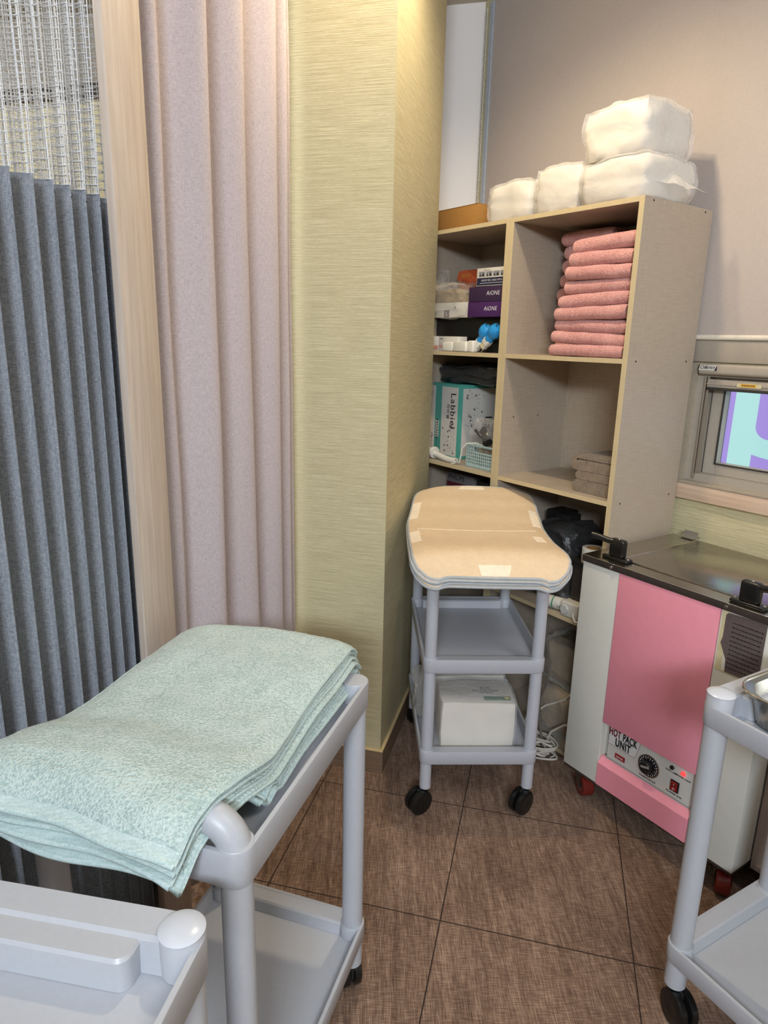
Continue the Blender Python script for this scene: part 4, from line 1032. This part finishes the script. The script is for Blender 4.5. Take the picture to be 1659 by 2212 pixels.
def clamp(x, y, ang):
    hd = bpy.data.objects.new('lid_handle', None); COL.objects.link(hd); hd.parent = hp; hd.location = (x, y, .8545)
    b = MB(); b.box(-.046, .046, -.016, .016, 0, .010, .004, 3); b.out('handle_base', M['black'], hd)
    b = MB(); b.box(-.026, .026, -.013, .013, .008, .066, .008, 4); b.out('handle_pillar', M['black'], hd)
    b = MB(); e = Matrix.Rotation(ang, 4, 'Z')
    b.tube([e @ Vector((.004, 0, .055)), e @ Vector((.030, 0, .056)), e @ Vector((.068, 0, .064)), e @ Vector((.085, 0, .066))], .0095, 14); b.out('grip', M['black'], hd)
    b = MB()
    for sx in (-.038, .038): b.lathe([(0, .0125), (.003, .012), (.0045, .010)], 14, c=(sx, 0, 0), caps=False)
    b.lathe([(0, .068), (.003, .0675), (.004, .066)], 14, caps=False); b.out('handle_screw', M['chrome'], hd)
clamp(.092, .042, pi + .35); clamp(.512, .030, -.15)
for x, y, a in ((.050, .05, 1.15), (.552, .05, .60), (.05, .40, 1.), (.55, .40, -.4)):
    c = bpy.data.objects.new('caster', None); COL.objects.link(c); c.parent = hp; c.location = (x, y, 0); c.rotation_euler = (0, 0, a)
    b = MB(); b.lathe([(.010, -.019), (.033, -.019), (.037, -.015), (.037, .015), (.033, .019), (.010, .019)], 32, c=(0, -.016, .037), M=Matrix.Rotation(pi/2, 4, 'Y')); b.out('wheel', M['wheel_red'], c)
    b = MB()
    for e in (-1, 1): b.lathe([(0, -.0008), (.017, -.0008), (.018, .0008), (0, .0012)], 24, c=(e*.0198, -.016, .037), M=Matrix.Rotation(pi/2*e, 4, 'Y'), caps=False)
    b.out('wheel_disc', M['chrome'], c)
    b = MB()
    for e in (-1, 1): b.prism([(-.026, .031), (-.008, .031), (.014, .078), (-.026, .078)], e*.0235-.0012, e*.0235+.0012, axis='X')
    b.box(-.0245, .0245, -.026, .014, .078, .081); b.box(-.024, .024, -.020, .020, .088, .094); b.cyl((0, 0, .08), (0, 0, .09), .012); b.out('bracket', M['bracket'], c, 30)

# taupe open cabinet beside the heater
cbn = thing('open_cabinet', 'taupe wooden open cabinet right of the heater behind steel pan trolley', 'cabinet', (1.046, 1.584, 0), -.98)
b = MB(); b.box(0, .016, 0, .40, .09, .72); b.box(.43, .446, 0, .40, .09, .72); b.out('side_panel', M['cab'], cbn, 0)
b = MB(); b.box(.016, .43, 0, .40, .704, .72); b.out('top_panel', M['cab'], cbn, 0)
b = MB(); b.box(.016, .43, 0, .40, .09, .106); b.out('bottom_panel', M['cab'], cbn, 0)
b = MB(); b.box(.016, .43, .38, .40, .106, .704); b.out('back_panel', M['cab_in'], cbn, 0)
b = MB(); b.box(.03, .416, .03, .37, 0, .09); b.out('plinth', M['dark_trim'], cbn, 0)

# ------------------------------------------------------------------ light
def area(name, loc, target, size, power, col, sy=None, spread=None):
    L = bpy.data.lights.new(name, 'AREA'); L.energy = power; L.color = col; L.shape = 'RECTANGLE'; L.size = size; L.size_y = sy or size
    if spread: L.spread = spread
    o = bpy.data.objects.new(name, L); COL.objects.link(o); o.location = loc
    o.rotation_euler = (Vector(target) - Vector(loc)).to_track_quat('-Z', 'Y').to_euler(); return o
def spot(name, loc, target, power, col, ang=90, blend=.6, rad=.05):
    L = bpy.data.lights.new(name, 'SPOT'); L.energy = power; L.color = col; L.spot_size = radians(ang); L.spot_blend = blend; L.shadow_soft_size = rad
    o = bpy.data.objects.new(name, L); COL.objects.link(o); o.location = loc
    o.rotation_euler = (Vector(target) - Vector(loc)).to_track_quat('-Z', 'Y').to_euler(); return o
WARM = (1.0, .81, .55); COOL = (.81, .90, 1.0); NEUT = (1.0, .96, .91)
spot('downlight_warm', (.20, 1.93, CEIL - .03), (.24, 1.97, 0), 58, WARM, 152, .7, .035)
area('ceiling_panel_cool', (-.15, -.35, CEIL - .04), (-.05, .1, 0), 1.1, 9, COOL, .5)
area('rear_ceiling_panel', (-.2, -2.9, CEIL - .10), (.35, 2.0, .6), 1.2, 205, COOL, .6)
area('ceiling_panel_neutral', (1.35, .3, CEIL - .04), (1.1, .6, 0), .6, 16, NEUT, .6)
spot('booth_downlight', (-.395, 1.605, CEIL - .06), (-.474, 1.592, 2.20), 9.0, WARM, 11, .35, .01)
area('booth_panel', (-1.3, 1.4, CEIL - .04), (-1.3, 1.4, 0), .6, 20, (.95, .97, 1.0), .6)

wd = bpy.data.worlds.new('World'); sc.world = wd; wd.use_nodes = True
bg = wd.node_tree.nodes['Background']; bg.inputs[0].default_value = (.86, .90, 1.0, 1); bg.inputs[1].default_value = .8

# ------------------------------------------------------------------ camera
pit, rol, fpx = .25181, -.02284, 1455.4
r = Vector((1, 0, 0)); f_ = Vector((0, cos(pit), -sin(pit))); dn = Vector((0, -sin(pit), -cos(pit)))
rt = r*cos(rol) + dn*sin(rol); dd = -r*sin(rol) + dn*cos(rol)
cam = bpy.data.cameras.new('camera'); co = bpy.data.objects.new('camera', cam); COL.objects.link(co)
co.matrix_world = Matrix(((rt.x, -dd.x, -f_.x, 0), (rt.y, -dd.y, -f_.y, 0), (rt.z, -dd.z, -f_.z, 1.5), (0, 0, 0, 1)))
cam.sensor_fit = 'VERTICAL'; cam.sensor_height = 36; cam.lens = fpx*36/2212; cam.clip_start = .02; cam.clip_end = 50
sc.camera = co
vs_ = sc.view_settings; vs_.view_transform = 'Standard'; vs_.look = 'None'; vs_.gamma = 1; vs_.exposure = 0.08; vs_.use_curve_mapping = False
